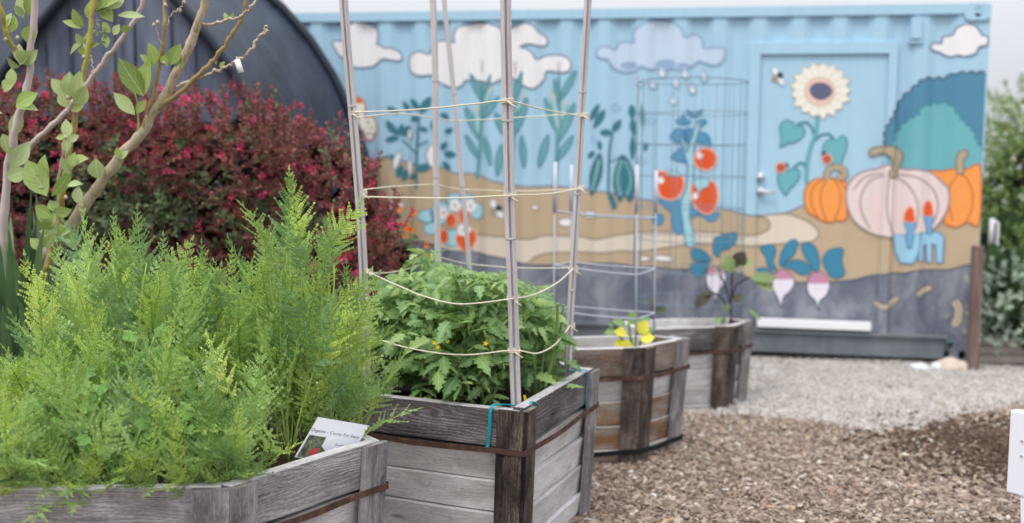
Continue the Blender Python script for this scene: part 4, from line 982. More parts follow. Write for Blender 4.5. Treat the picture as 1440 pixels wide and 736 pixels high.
mb = MB(); mb.box((x0+.62, wy+.47, zt-.10), (1.1, .84, .02)); mb.build('soil', M['soil'], wr)
mb = MB()
for dz in (.07, .12): c = V((x0+.045, wy-.021, zt-dz-.02)); mb.tube([c, c+V((0, -.003, 0))], .004, 8)
mb.build('screw', M['metal'], wr)
for ch in wr.children:
    piv = V((x0, wy-.02, 0))-wr.location; R3 = Matrix.Rotation(radians(-50), 3, 'Z')
    for v in ch.data.vertices: v.co = R3 @ (v.co-piv)+piv
# brown post, thin white post, rocks, low wooden box
M['bpost'] = wood('brown_post', lin(82, 66, 62), lin(132, 112, 106), lin(166, 148, 142))
a = on_z(1367, 521, 0.0); h_ = at(1378, 346, a.y).z
mb = MB(); mb.tube([a+V((0, 0, -.05)), a+V((.0, 0, h_))], .034, 4, sec=[(1, 1), (-1, 1), (-1, -1), (1, -1)], ref=(0, -1, 0)); tag(mb.build('timber_post', M['bpost']), 'square brown timber post at the right corner of the container', 'post')
ay = 8.9; a = at(1393, 520, ay); b = at(1395, 309, ay)
rt = empty('marker_post', (a.x, ay, 0), label='thin white post with a small tag in front of the green shrubs', cat='post')
mb = MB(); mb.tube([(a.x, ay, -.05), (a.x, ay, 1), (b.x, ay, b.z)], .013, 10); mb.build('post', M['wtrim'], rt, smooth=True)
mb = MB(); mb.tube([(b.x, ay, b.z-.2), (b.x, ay, b.z+.01)], .02, 10); mb.build('sleeve', M['wtrim'], rt, smooth=True)
c = at(1386, 362, ay); mb = MB(); mb.box((c.x, ay-.02, c.z), (.07, .012, .05)); mb.build('tag', M['wtrim'], rt)
def rock(px, py, sx, sy, sz, mat, label, seed):
    c = on_z(px, py, 0); bm = bmesh.new(); bmesh.ops.create_icosphere(bm, subdivisions=3, radius=1)
    for v in bm.verts:
        d = 1+.28*noise.noise(v.co*1.3+V((seed, 0, 0)))+.06*noise.noise(v.co*5); v.co = V((v.co.x*sx*d, v.co.y*sy*d, max(v.co.z*sz*d, -sz*.4)+sz*.35))+c
    me = bpy.data.meshes.new('rock'); bm.to_mesh(me); bm.free(); me.materials.append(mat); me.polygons.foreach_set('use_smooth', [True]*len(me.polygons))
    o = bpy.data.objects.new('rock', me); link(o); tag(o, label, 'rock', 'rocks at the foot of the container')
M['rock'] = plain('tan_rock', lin(196, 180, 166), .9, .2, 12, .5); M['rockw'] = plain('white_rock', lin(214, 216, 222), .8, .1, 12, .3)
rock(1336, 522, .12, .07, .07, M['rock'], 'largest tan rock under the container corner', 1); rock(1350, 523, .05, .05, .05, M['rock'], 'small tan rock nearest the brown post', 5)
rock(1293, 521, .07, .06, .04, M['rockw'], 'flat whitish stone lying left of the tan rocks', 3); rock(1316, 522, .04, .04, .045, M['rockw'], 'small white stone touching the tan rock', 8)
bx = empty('wooden_planter_box', on_z(1420, 520, 0), label='low grey slatted wooden box under the silvery shrub', cat='planter box')
c = bx.location
for k in range(3):
    mb = MB(); mb.box((c.x+.12, c.y+.12, .055+k*.066), (.62, .03, .058)); o = mb.build('slat', M['slat'], bx, bevel=.004)
mb = MB(); mb.box((c.x-.18, c.y+.45, .11), (.03, .62, .20)); mb.build('end_panel', M['rock'], bx); mb = MB(); mb.box((c.x+.42, c.y+.45, .11), (.03, .62, .20)); mb.build('end_panel', M['rock'], bx)
mb = MB(); mb.box((c.x+.12, c.y+.46, .12), (.56, .58, .12)); mb.build('soil', M['soil'], bx)
# ------------------------------------------------------------------ foliage builders
def basis(d, up=V((0, 0, 1))):
    d = d.normalized(); s = d.cross(up)
    if s.length < 1e-3: s = d.orthogonal()
    s.normalize(); return d, s, s.cross(d)
def leaf(mb, o, d, nrm, L, Wd, fold=.15, curl=.25, m=0, prof_=(0, .62, 1, .78, .0), lobes=None):
    """a folded, curling blade: o base, d direction, nrm face normal"""
    d = d.normalized(); s = d.cross(nrm)
    if s.length < 1e-4: s = d.orthogonal()
    s.normalize(); n = s.cross(d); k = len(prof_)-1; rows = []
    for i, w_ in enumerate(prof_):
        t_ = i/k; c = o+d*(L*t_*(1-.15*curl*t_))-n*(L*curl*t_*t_*.6); hw = Wd*.5*w_
        if w_ < .02: rows.append((mb.vert(c),))
        else: rows.append((mb.vert(c-s*hw+n*hw*fold), mb.vert(c), mb.vert(c+s*hw+n*hw*fold)))
    for q, (a, b) in enumerate(zip(rows, rows[1:])):
        u0, u1 = q/k, (q+1)/k
        if len(a) == 1 and len(b) == 3: mb.face([a[0], b[0], b[1]], m, [(u0, .5), (u1, 0), (u1, .5)]); mb.face([a[0], b[1], b[2]], m, [(u0, .5), (u1, .5), (u1, 1)])
        elif len(a) == 3 and len(b) == 1: mb.face([a[0], b[0], a[1]], m, [(u0, 0), (u1, .5), (u0, .5)]); mb.face([a[1], b[0], a[2]], m, [(u0, .5), (u1, .5), (u0, 1)])
        elif len(a) == 3: mb.face([a[0], b[0], b[1], a[1]], m, [(u0, 0), (u1, 0), (u1, .5), (u0, .5)]); mb.face([a[1], b[1], b[2], a[2]], m, [(u0, .5), (u1, .5), (u1, 1), (u0, 1)])
def rv(r, k=1.0): return V((r.gauss(0, k), r.gauss(0, k), r.gauss(0, k)))
# ---- feathery carrot frond
def diamond(mb, o, d, s, L, w_, m=0):
    a = mb.vert(o); b = mb.vert(o+d*L*.45+s*w_); c = mb.vert(o+d*L); e = mb.vert(o+d*L*.45-s*w_); mb.face([a, b, c, e], m)
def pinnule(mb, o, d, n, L, r, m):
    s = d.cross(n).normalized()
    diamond(mb, o, d, s, L, max(.0014, L*.20), m)
    for f, l in ((.10, .60), (.38, .48)) if L > .006 else ((.2, .5),):
        p = o+d*L*f
        for sg in (1, -1):
            dd = (d*.85+s*sg*.75+n*r.uniform(-.25, .25)).normalized(); diamond(mb, p, dd, n.cross(dd).normalized(), L*l, max(.0012, L*.14), m)
def pinna(mb, o, d, n, L, r, m, up=None):
    s = d.cross(n).normalized(); k = max(4, round(L/.0062)); pts = []; r_up = r.uniform(.0, .35); up = up or V((0, 0, 0)); dr = r.uniform(-.15, .35)
    for i in range(k+1):
        t_ = i/k; pts.append(o+d*L*t_+up*(L*r_up*t_*t_)-n*(L*dr*t_*t_))
    mb.tube(pts, [.0011]+[.0007]*(k), 3, m=1, cap=False)
    for i in range(k):
        t_ = (i+.5)/k; p = pts[i].lerp(pts[i+1], .5); q = (.0115*(1-t_)**.6+.003)*min(1.1, (L/.06)**.5)*r.uniform(.75, 1.15); d2 = (pts[i+1]-pts[i]).normalized()
        for sg in (1, -1):
            dd = (d2*(.75+.4*t_+r.uniform(-.15, .2))+s*sg*.8+n*r.uniform(-.45, .45)).normalized(); nn = (n+rv(r, .28)).normalized()
            nn = (nn-dd*nn.dot(dd)).normalized(); pinnule(mb, p, dd, nn, q, r, m)
    pinnule(mb, pts[-1], (pts[-1]-pts[-2]).normalized(), n, min(.012, L*.22), r, m)
def frond_mesh(L, wid, pet, seed, bend=.35):
    """blade of length L on a petiole of length pet"""
    r = random.Random(seed); mb = MB(); T = L+pet; N_ = 16; pts = []
    ph = r.uniform(-1, 1)
    for i in range(N_+1):
        t_ = i/N_; pts.append(V((bend*T*t_*t_*.5, ph*.10*T*sin(2.2*t_), T*t_*(1-.12*bend*t_))))
    mb.tube(pts, [.0034*(1-.75*i/N_) for i in range(N_+1)], 6, m=1)
    t_ = pet/T; i = 0
    while t_ < .97:
        f = t_*N_; k = min(int(f), N_-1); p = pts[k].lerp(pts[k+1], f-k); d = (pts[k+1]-pts[k]).normalized()
        s = d.cross(V((1, 0, 0))).normalized(); n = s.cross(d); u = (t_-pet/T)/(1-pet/T)
        l = wid*((.70+1.5*u) if u < .2 else (1-(u-.2)/.8)**.8+.10)
        a = radians(62-24*u)
        for sg in (1, -1):
            off = d*(.009*sg+r.uniform(-.004, .004))*(1-u)
            dd = (d*cos(a)+s*sg*sin(a)+n*(r.uniform(-.30, .30))).normalized(); nn = (n+rv(r, .25)); nn = (nn-dd*nn.dot(dd)).normalized()
            if r.random() < .93: pinna(mb, p+off, dd, nn, l*r.uniform(.7, 1.15), r, 0, d)
        t_ += (.0260-.011*u)*r.uniform(.65, 1.35)/T; i += 1
    pinna(mb, pts[-1], (pts[-1]-pts[-2]).normalized(), V((1, 0, 0)), wid*.25, r, 0)
    return mb
g = lambda *a: lin(*a)
M['carrot'] = leafy('carrot_leaf', [g(130, 166, 116), g(198, 220, 144), g(146, 182, 144), g(212, 230, 134), g(176, 206, 156), g(196, 220, 128), g(122, 158, 106), g(220, 234, 138)], .42, .48, spec=.5, vary=.22, hue=.008)
M['carrotst'] = leafy('carrot_stalk', [g(160, 184, 96), g(146, 172, 88)], .45, .1)
FR = {}
for i, (L_, wd, pet, bd) in enumerate(((.20, .062, .06, .45), (.25, .070, .09, .35), (.20, .062, .12, .8), (.29, .072, .14, .28), (.16, .055, .14, .6), (.30, .066, .12, .18), (.22, .070, .05, 1.2), (.20, .060, .06, .6), (.24, .074, .10, .5), (.28, .070, .15, .45), (.31, .066, .10, .3), (.17, .056, .14, .9))):
    FR[i] = frond_mesh(L_, wd, pet, 11+i, bd).mesh('frond', [M['carrot'], M['carrotst']])
def stalk_mesh(H, seed):                         # tall bolting stalk
    r = random.Random(seed); mb = MB(); pts = [V((.02*sin(i*.5+seed), .02*sin(i*.4), H*i/12)) for i in range(13)]
    mb.tube(pts, [.0062*(1-.6*i/12) for i in range(13)], 7, m=1)
    for p in pts[2:-1:2]: mb.tube([p-V((0, 0, .004)), p, p+V((0, 0, .004))], [.005, .0075, .005], 7, m=1)
    return mb.mesh('stalk', [M['carrot'], M['carrotst']], True)
def add_child(root, name, me, loc, az, tilt, sc, roll_=0, mat=None):
    o = bpy.data.objects.new(name, me); link(o, root)
    o.matrix_local = Matrix.Translation(loc) @ Matrix.Rotation(az, 4, 'Z') @ Matrix.Rotation(tilt, 4, 'Y') @ Matrix.Rotation(roll_, 4, 'Z') @ Matrix.Scale(sc, 4)
    return o
SOIL1 = .52
TOPC = [(-200, 430), (0, 440), (25, 468), (42, 410), (55, 378), (68, 430), (85, 474), (98, 450), (110, 362), (128, 292), (150, 320), (165, 304), (182, 325), (204, 298), (225, 340), (242, 330), (262, 372), (285, 350), (302, 344), (318, 372), (336, 352), (352, 336), (370, 318), (388, 246), (405, 300), (432, 242), (448, 282), (462, 300), (476, 352), (500, 372), (520, 388), (535, 440), (552, 500), (570, 560)]
def top_px(x):
    for (a, b), (c, d) in zip(TOPC, TOPC[1:]):
        if x <= c: return b+(d-b)*(x-a)/(c-a)
    return 570
def inpoly(x, y, P, shrink=0):
    c = False; n = len(P)
    for i in range(n):
        (x0, y0), (x1, y1) = P[i], P[(i+1) % n]
        if (y0 > y) != (y1 > y) and x < (x1-x0)*(y-y0)/(y1-y0)+x0: c = not c
    return c
def shrinkp(P, k):
    cx = sum(p[0] for p in P)/len(P); cy = sum(p[1] for p in P)/len(P); return [(cx+(x-cx)*k, cy+(y-cy)*k) for x, y in P]
rc = random.Random(21)
CAR_G = 'carrot plants in the nearest planter'
def carrot(x, y, H, nfr, label=None, tall=False, spread=1.0, bright=None, fronds=None):
    root = empty('carrot_plant', (x, y, SOIL1), label=label or 'leafy carrot plant with feathery green fronds in the nearest planter', cat='carrot plant', group=None if label else CAR_G)
    lean = rc.uniform(0, 2*pi)
    def put(k, loc, az, ti, sc, face=.82):
        k = {0: 7, 1: 8, 3: 9, 5: 10, 4: 11}.get(k, k) if rc.random() < .5 else k
        ro = (-pi/2+rc.gauss(0, .65))-az if rc.random() < face else rc.uniform(0, 6.28)
        add_child(root, 'frond', FR[k], loc, az, ti, sc, ro)
    if tall:
        add_child(root, 'stalk', stalk_mesh(H*.80, rc.randint(0, 99)), (0, 0, 0), 0, 0, 1)
        n = max(4, int(H/.10))
        for i in range(n):
            t_ = .10+.55*i/(n-1); az = 2.4*i+rc.uniform(-.4, .4)
            put(rc.choice((0, 1, 2, 4)), (0, 0, H*t_), az, radians(rc.uniform(22, 45)-10*t_), (1.0-.30*t_)*rc.uniform(.85, 1.1))
        k = rc.choice((3, 5, 5)); nat = .42
        put(k, (0, 0, max(0, H-nat*.92)), rc.uniform(0, 6), radians(rc.uniform(0, 5)), .96, 1.0)
        put(1, (0, 0, max(0, H-nat*1.05)), rc.uniform(0, 6), radians(rc.uniform(8, 16)), .85, 1.0)
    for j in range(nfr):
        k = rc.choice((0, 1, 1, 3, 5, 6, 4) if H < .5 else (1, 3, 3, 5)); me = FR[k]; HH = H if not tall else H*.55
        hh = HH*(rc.uniform(.55, 1.0) if j else 1)
        nat = {0: .25, 1: .33, 2: .31, 3: .42, 4: .29, 5: .41, 6: .25}[k]; ti = radians(rc.uniform(0, 10) if j == 0 else rc.uniform(6, 34)*spread)
        sc = min(1.15, max(.7, hh/(nat*cos(ti)))); base = max(0, hh-nat*sc*cos(ti)); az = lean+j*2.399+rc.uniform(-.3, .3)
        off = V((sin(ti)*cos(az), sin(ti)*sin(az), 0))*base*.6
        if base > .03:
            mb = MB(); mb.tube([V((0, 0, -.02)), off*.4+V((0, 0, base*.5)), off+V((0, 0, base+.01))], [.004, .0035, .003], 6); me2 = mb.mesh('stalk', M['carrotst'], True); q = bpy.data.objects.new('stalk', me2); link(q, root)
        put(k, (off.x, off.y, base), az, ti, sc)
    return root
def sprig_tall(x, y, H, label):
    root = empty('carrot_plant', (x, y, SOIL1), label=label, cat='carrot plant')
    mb = MB(); mb.tube([(0, 0, -.02), (.01, 0, H*.5), (0, 0, H-.2)], [.005, .004, .003], 6); q = bpy.data.objects.new('stalk', mb.mesh('stalk', M['carrotst'], True)); link(q, root)
    add_child(root, 'frond', FR[1], (0, 0, H-.33), 0, radians(3), .95, -pi/2)
# tall ones that make the outline
for px, Y, lab, n in ((130, 3.40, 'tall carrot top, leftmost spire above the strap-leaved clump', 3), (165, 3.55, None, 3), (204, 3.48, 'carrot spire in front of the main diagonal bare branch', 3), (243, 3.62, None, 3), (298, 3.7, None, 3), (352, 3.66, None, 3),
                      (388, 3.56, 'tallest yellow-green carrot spire, left of the twin tall pair', 2), (432, 3.52, 'tallest carrot spire nearest the leftmost bamboo pole', 3), (462, 3.5, None, 3), (56, 3.42, 'small carrot spire standing alone against the dark strap leaves', 0), (500, 3.74, None, 2), (330, 3.75, None, 2), (410, 3.72, None, 2)):
    p = at(px, top_px(px), Y); H = p.z-SOIL1
    if n == 0: sprig_tall(p.x, Y, H, lab)
    elif inpoly(p.x, Y, PL1): carrot(p.x, Y, H, n, lab, True)
    else:
        carrot(min(max(p.x, -1.5), -.50), Y, H, n, lab, True)
# the body of the patch: denser, heights limited so the outline stays
P1s = shrinkp(PL1, .90); cnt = 0; pts_ = []
for _ in range(6000):
    x, y = rc.uniform(-1.75, -.42), rc.uniform(2.93, 3.95)
    if not inpoly(x, y, P1s): continue
    if any((x-a)**2+(y-b)**2 < .120**2 for a, b in pts_): continue
    sx, _y = proj(V((x, y, .8)))
    if sx < -60: continue
    if (x+.60)**2+(y-3.30)**2 < .15**2: continue
    pts_.append((x, y))
pts_.sort(key=lambda q: -q[1])
for x, y in pts_:
    sx, _y = proj(V((x, y, .9))); tz = at(sx, top_px(sx)+(18 if sx > 120 else 58), y).z-SOIL1
    dep = (y-2.9)/1.0
    H = min(tz, .26+.42*min(1, max(0, dep+.15*rc.gauss(0, 1)))+rc.uniform(-.03, .08)); H = max(.16, H)
    carrot(x, y, H, 7, spread=1.1)
# low edge row hiding the soil along the front boards
for (xa, ya), (xb, yb), n_e in ((PL1[0], PL1[1], 13), (PL1[1], PL1[2], 6)):
    nx, ny = -(yb-ya), (xb-xa); q_ = sqrt(nx*nx+ny*ny)
    for i in range(n_e):
        f = (i+.5+rc.uniform(-.25, .25))/n_e; d_ = rc.uniform(.05, .085); x, y = xa+(xb-xa)*f+nx/q_*d_, ya+(yb-ya)*f+ny/q_*d_
        if (x+.58)**2+(y-3.30)**2 < .25**2: continue
        root = empty('carrot_plant', (x, y, SOIL1), label='leafy carrot plant with feathery green fronds in the nearest planter', cat='carrot plant', group=CAR_G)
        for j in range(6):
            az = -pi/2+rc.gauss(0, 1.1); ti = radians(rc.uniform(5, 50)); sc = rc.uniform(.62, .95); add_child(root, 'frond', FR[rc.choice((0, 0, 2, 6, 7))], (0, 0, rc.uniform(-.01, .05)), az, ti, sc, (-pi/2+rc.gauss(0, .5))-az)
# fronds leaning over the rim
for px, py, az, ti in ((545, 590, .3, 62), (530, 470, .0, 35), (425, 655, -1.2, 75), (60, 690, -1.5, 85), (560, 540, .3, 20)):
    pass
def sprig_at(x, y, z, k, az, ti, sc, label):
    root = empty('carrot_plant', (x, y, z), label=label, cat='carrot plant')
    add_child(root, 'frond', FR[k], (0, 0, 0), radians(az), radians(ti), sc); add_child(root, 'frond', FR[4], (0, 0, 0), radians(az+70), radians(ti-15), sc*.7); add_child(root, 'frond', FR[4], (0, 0, 0), radians(az-60), radians(ti-10), sc*.7)
a = on_z(520, 640, .57)
sprig_at(-.50, 3.50, .57, 0, 15, 50, .95, 'carrot sprig leaning right over the near planter corner post')
sprig_at(-.47, 3.55, .60, 3, -10, 22, .85, 'carrot plant beside the card, reaching up past the leftmost pole foot')
sprig_at(-1.22, 3.0, .55, 6, -90, 70, .8, 'carrot frond drooping over the front rim at the left')
sprig_at(-.72, 3.22, .56, 0, 5, 40, .6, 'small carrot sprig leaning over the left part of the printed card')
# ---- broad scalloped celery-like leaves among the carrots
def lobed(mb, o, d, n, L, r, m=0):
    d = d.normalized(); s = d.cross(n).normalized(); n = s.cross(d); c = mb.vert(o); pr = []
    for i in range(21):
        a = radians(-140+280*i/20); rr = L*(.50+.10*abs(sin(i*.95))+.035*(-1)**i)*(1.15 if abs(a) < .5 else 1)
        p = o+d*(L*.42+cos(a)*rr*.62)+s*(sin(a)*rr*.66)+n*(L*.07*sin(i*.95)-L*.12*abs(sin(a))); pr.append(mb.vert(p))
    k = mb.vert(o+d*L*.45+n*L*.04)
    for a, b in zip(pr, pr[1:]): mb.face([k, a, b], m)
    mb.face([k, pr[-1], c], m); mb.face([k, c, pr[0]], m)
M['celery'] = leafy('broad_leaf', [g(122, 160, 84), g(146, 180, 96), g(108, 146, 80), g(158, 190, 104)], .45, .35)
def celery(x, y, H, label, n=6):
    r = random.Random(int(x*1000)); root = empty('celery_plant', (x, y, SOIL1), label=label, cat='celery plant', group='broad-leaved plants among the carrots')
    ms = MB(); ml = MB()
    for j in range(n):
        az = r.uniform(0, 6.28); sp = r.uniform(.1, .45); h = H*r.uniform(.6, 1) if j else H; tip = V((cos(az)*sp*h, sin(az)*sp*h-.02, h)); mid = tip*.5+V((0, 0, h*.08))
        P = catmull([V((0, 0, 0)), mid, tip], 5); ms.tube(P, [.0045*(1-.5*i/len(P)) for i in range(len(P))], 6)
        for t_ in (.62, .8, 1.0):
            q = P[int(t_*(len(P)-1))]; d0 = (P[-1]-P[-3]).normalized()
            for sg in ((1, -1) if t_ < 1 else (0,)):
                dd, s, nn = basis(d0+V((0, -.3, -.1))); dd = (d0*.6+s*sg*.9+rv(r, .15)) if sg else d0+rv(r, .1)
                nn = V((0, -.75, .65))+rv(r, .22); dd = (dd-nn*dd.dot(nn)/nn.dot(nn)).normalized(); lobed(ml, q, dd, nn.normalized(), r.uniform(.042, .062)*(1.15 if not sg else 1), r)
    ms.build('stalks', M['carrotst'], root, smooth=True).matrix_parent_inverse.identity()
    ml.build('foliage', M['celery'], root)
    for ch in root.children:
        for v in ch.data.vertices: v.co += root.location
for px, py, Y, lab, n in ((98, 545, 3.10, 'broad-leaved plant low in the carrots near the left of the front rim', 6), (118, 625, 3.02, 'low broad-leaved plant with scalloped leaves just behind the front rim', 5), (285, 505, 3.35, 'broad-leaved plant in the middle of the carrots behind a yellow-green stalk', 6),
                         (165, 470, 3.30, 'broad-leaved plant with pale leaves below the left carrot spires', 6), (245, 590, 3.08, 'broad-leaved plant deep in the shade above the front post', 5), (330, 560, 3.3, 'broad-leaved plant halfway between the front post and the card', 5), (170, 600, 3.02, 'broad-leaved plant above the middle of the front rim', 5)):
    p = at(px, py, Y); celery(p.x, Y, p.z-SOIL1, lab, n)

# ---- tomato plants
def tomleaf(mb, o, d, n, L, r, m=0):
    d = d.normalized(); s = d.cross(n).normalized(); n = s.cross(d); P = [o+d*L*t_-n*(L*.28*t_*t_) for t_ in (0, .25, .5, .75, .9)]
    mb.tube(P, [.0022, .002, .0017, .0013, .001], 4, m=1, cap=False)
    PR = (0, .8, .55, 1, .58, .9, .36, .5, .14, 0)
    for p, l, both in ((P[1], .26, 1), (P[2], .40, 1), (P[3], .42, 1), (P[4], .50, 0)):
        for sg in ((1, -1) if both else (0,)):
            dd = (d*.5+s*sg+rv(r, .12)) if sg else (d-n*.3); nn = n+rv(r, .3)+s*sg*.25
            leaf(mb, p, dd, nn, L*l*r.uniform(.9, 1.2), L*l*r.uniform(.5, .66), r.uniform(-.5, .6), r.uniform(.15, .9), m, PR)
M['tomato'] = leafy('tomato_leaf', [g(118, 154, 96), g(148, 180, 106), g(108, 146, 98), g(168, 196, 118), g(132, 166, 110)], .5, .36, per='isl', vary=.2, veins=.7)
M['tomst'] = plain('tomato_stem', g(120, 150, 84), .6, .15)
M['ybloom'] = plain('yellow_flower', g(246, 214, 60), .6, .1)
TT = [(500, 420), (525, 408), (548, 392), (575, 372), (600, 343), (622, 362), (645, 368), (680, 366), (708, 372), (735, 382), (762, 398), (780, 408), (800, 412), (806, 480), (812, 560)]
def ttop(x):
    if x <= 500: return 430
    for (a, b), (c, d) in zip(TT, TT[1:]):
        if x <= c: return b+(d-b)*(x-a)/(c-a)
    return 560
P2s = shrinkp(PL2, .84)
def tomato(cx, cy, n, label, seed):
    r = random.Random(seed); root = empty('tomato_plant', (cx, cy, .52), label=label, cat='tomato plant', group='tomato plants under the bamboo poles')
    ms, ml = MB(), MB()
    for k in range(4):
        tx, ty = cx+r.uniform(-.16, .16), cy+r.uniform(-.14, .14); sx, _q = proj(V((tx, ty, 1.0))); h = at(sx, ttop(sx)+18, ty).z
        ms.tube(catmull([V((cx, cy, .5)), V(((cx+tx)/2+.03, (cy+ty)/2, .75)), V((tx, ty, max(.7, h)))], 6), .006, 7)
    for j in range(n):
        x, y = cx+r.gauss(0, .16), cy+r.gauss(0, .15)
        if x > .04+.36*(y-3.87)-.20: x -= .17
        if not inpoly(x, y, P2s): x, y = cx+(x-cx)*.4, cy+(y-cy)*.4
        sx, _q = proj(V((x, y, 1.0))); zt = at(sx, ttop(sx)+4+r.uniform(0, 22), y).z; z = .60+(zt-.60)*(r.random()**.75)
        o = V((x, y, z)); az = r.uniform(0, 6.28); d = V((cos(az), sin(az)-.35, r.uniform(-.25, .5))); n_ = V((r.gauss(0, .3), -.45+r.gauss(0, .3), 1))
        L_ = r.uniform(.13, .22)*(1 if z < zt-.1 else .75); o2 = o-d.normalized()*L_*.5; tomleaf(ml, o2, d, n_, L_, r)
    for mb_, nm, mt in ((ms, 'stems', M['tomst']), (ml, 'foliage', [M['tomato'], M['tomst']])): mb_.build(nm, mt, root)
    return root
tp = []
for cx, cy, n, lab in ((-.10, 4.22, 110, 'tomato plant right behind the thick split pole'), (-.38, 4.42, 130, 'tomato plant at the left, beside the leftmost pole'), (.06, 4.62, 130, 'tomato plant at the right by the rightmost pole'),
                      (-.22, 4.70, 90, 'tomato plant with the highest shoot at the back of the planter'), (-.55, 4.55, 70, 'tomato plant furthest left, half hidden behind carrots'), (.10, 4.36, 80, 'tomato plant filling the right front corner of its planter')):
    tp.append(tomato(cx, cy, n, lab, int((cx+1)*977)))
for i, (px, py) in enumerate(((611, 482), (616, 488), (629, 480), (683, 483))):
    mb = MB(); c = at(px, py, 4.02)
    for k in range(5): a = 2*pi*k/5; leaf(mb, c, V((cos(a), -.3, sin(a))), V((0, -1, 0)), .010, .006, .1, .3)
    mb.build('blossom', M['ybloom'], tp[0] if i < 3 else tp[5])

# ---- leaf clouds for shrubs
def wcol(name, cols, **k): return leafy(name, cols, per='isl', **k)
def shoots(mb_leaf, mb_stem, r, o, d, L, nl, ll, lw, m=0, droop=.15, tipm=None, tipfrac=.25, spread=.9):
    P = [o+d*L*t_+V((0, 0, -droop*L*t_*t_)) for t_ in (0, .35, .7, 1)]
    if mb_stem is not None: mb_stem.tube(P, [.004, .003, .002, .001], 4, cap=False)
    for i in range(nl):
        t_ = (i+.5)/nl; f = t_*3; k = min(int(f), 2); p = P[k].lerp(P[k+1], f-k); a = i*2.4; dd, s, nn = basis(P[k+1]-P[k])
        ld = dd*(.5+.3*t_)+(s*cos(a)+nn*sin(a))*spread; mm = tipm if (tipm is not None and t_ > 1-tipfrac) else m
        sc = r.uniform(.7, 1.15); leaf(mb_leaf, p, ld, dd*.6+rv(r, .4)+V((0, -.3, .4)), ll*sc, lw*sc, .2, .2, mm, (0, 1, 0) if ll < .03 else (0, .8, .95, 0))
M['redleaf'] = wcol('dark_red_leaf', [g(106, 48, 62), g(136, 56, 74), g(92, 56, 56), g(136, 100, 78), g(156, 70, 92), g(110, 90, 68), g(150, 92, 88)], trans=.3, vary=.45, nscale=2.2)
M['magenta'] = wcol('magenta_tip', [g(200, 58, 100), g(178, 46, 84), g(214, 84, 122)], trans=.35, vary=.15)
M['undergreen'] = wcol('dull_green_leaf', [g(92, 112, 76), g(74, 92, 70), g(112, 120, 84)], trans=.25)
M['twig'] = plain('brown_twig', g(100, 74, 60), .8, .3)
M['inner'] = plain('core_shade_leaf', g(52, 36, 34), .95, .3)
RT = [(-60, 130), (10, 112), (22, 92), (55, 96), (90, 110), (120, 92), (160, 100), (190, 118), (225, 112), (262, 124), (300, 112), (330, 118), (362, 118), (378, 160), (400, 148), (420, 150), (440, 152), (462, 176), (480, 186), (500, 196), (520, 232), (548, 268), (575, 300), (600, 345), (612, 420)]
def rtop(x):
    for (a, b), (c, d) in zip(RT, RT[1:]):
        if x <= c: return b+(d-b)*(x-a)/(c-a)
    return 430
def redshrub(label, x0, x1, Y0, Y1, n, seed):
    r = random.Random(seed); c = at((x0+x1)/2, 400, (Y0+Y1)/2); root = empty('red_leaved_shrub', (c.x, c.y, 0), label=label, cat='shrub', group='red-leaved shrubs in front of the hoop house')
    ml, mg, ms, mt = MB(), MB(), MB(), MB()
    for _ in range(n):
        px = r.uniform(x0, x1); Y = r.uniform(Y0, Y1); tp_ = rtop(px)+14+(Y1-Y)*26-30*noise.noise(V((px*.045, seed*3.1, 0))); py = tp_+(470-tp_)*(r.random()**1.15)
        o = at(px, py, Y); o2 = o; low_ = py-tp_
        d = V((r.gauss(0, .42), r.gauss(-.2, .4), 1 if low_ < 40 else r.uniform(-.1, .8))).normalized(); L_ = r.uniform(.12, .26)
        grn = low_ > 120 and noise.noise(V((px*.012, py*.012, seed))) > -.05
        tip = r.random() < .34+.6*noise.noise(V((px*.02, py*.02, seed+7)))
        if grn or r.random() < .06: shoots(mg, ms, r, o2, d, L_, 16, .034, .020, 0)
        else: shoots(ml, ms, r, o2-d*.05, d, L_, r.randint(20, 28), .026, .018, 0, tipm=1 if tip else None, tipfrac=r.uniform(.15, .5), spread=.95)
    for i in range(16):
        a = r.uniform(-.5, .5); q = at(r.uniform(x0+10, x1-10), 330, r.uniform(Y0+.1, Y1)); mt.tube(catmull([V((c.x+a*.5, c.y+r.uniform(-.2, .2), 0)), V(((c.x+q.x)/2, (c.y+q.y)/2, q.z*.45)), q], 5), [.016]*6+[.008]*5, 6)
    ml.build('foliage', [M['redleaf'], M['magenta']], root); mg.build('green_foliage', M['undergreen'], root); ms.build('twigs', M['twig'], root); mt.build('stems', M['twig'], root)
    mb = MB()                                      # dark leaves filling the core, its shade put into their colour
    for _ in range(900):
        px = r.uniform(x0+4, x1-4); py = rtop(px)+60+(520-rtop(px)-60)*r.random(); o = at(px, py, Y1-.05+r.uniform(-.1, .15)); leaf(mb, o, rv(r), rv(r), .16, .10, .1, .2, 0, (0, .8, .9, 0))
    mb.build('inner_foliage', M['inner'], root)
redshrub('leftmost dark red shrub behind the bare branches', -40, 190, 5.35, 6.3, 520, 1)
redshrub('wide dark red shrub with magenta tips in the middle, tallest', 150, 390, 5.3, 6.35, 640, 2)
redshrub('dark red shrub nearest the container and the leftmost bamboo pole', 350, 560, 5.3, 6.2, 560, 3)
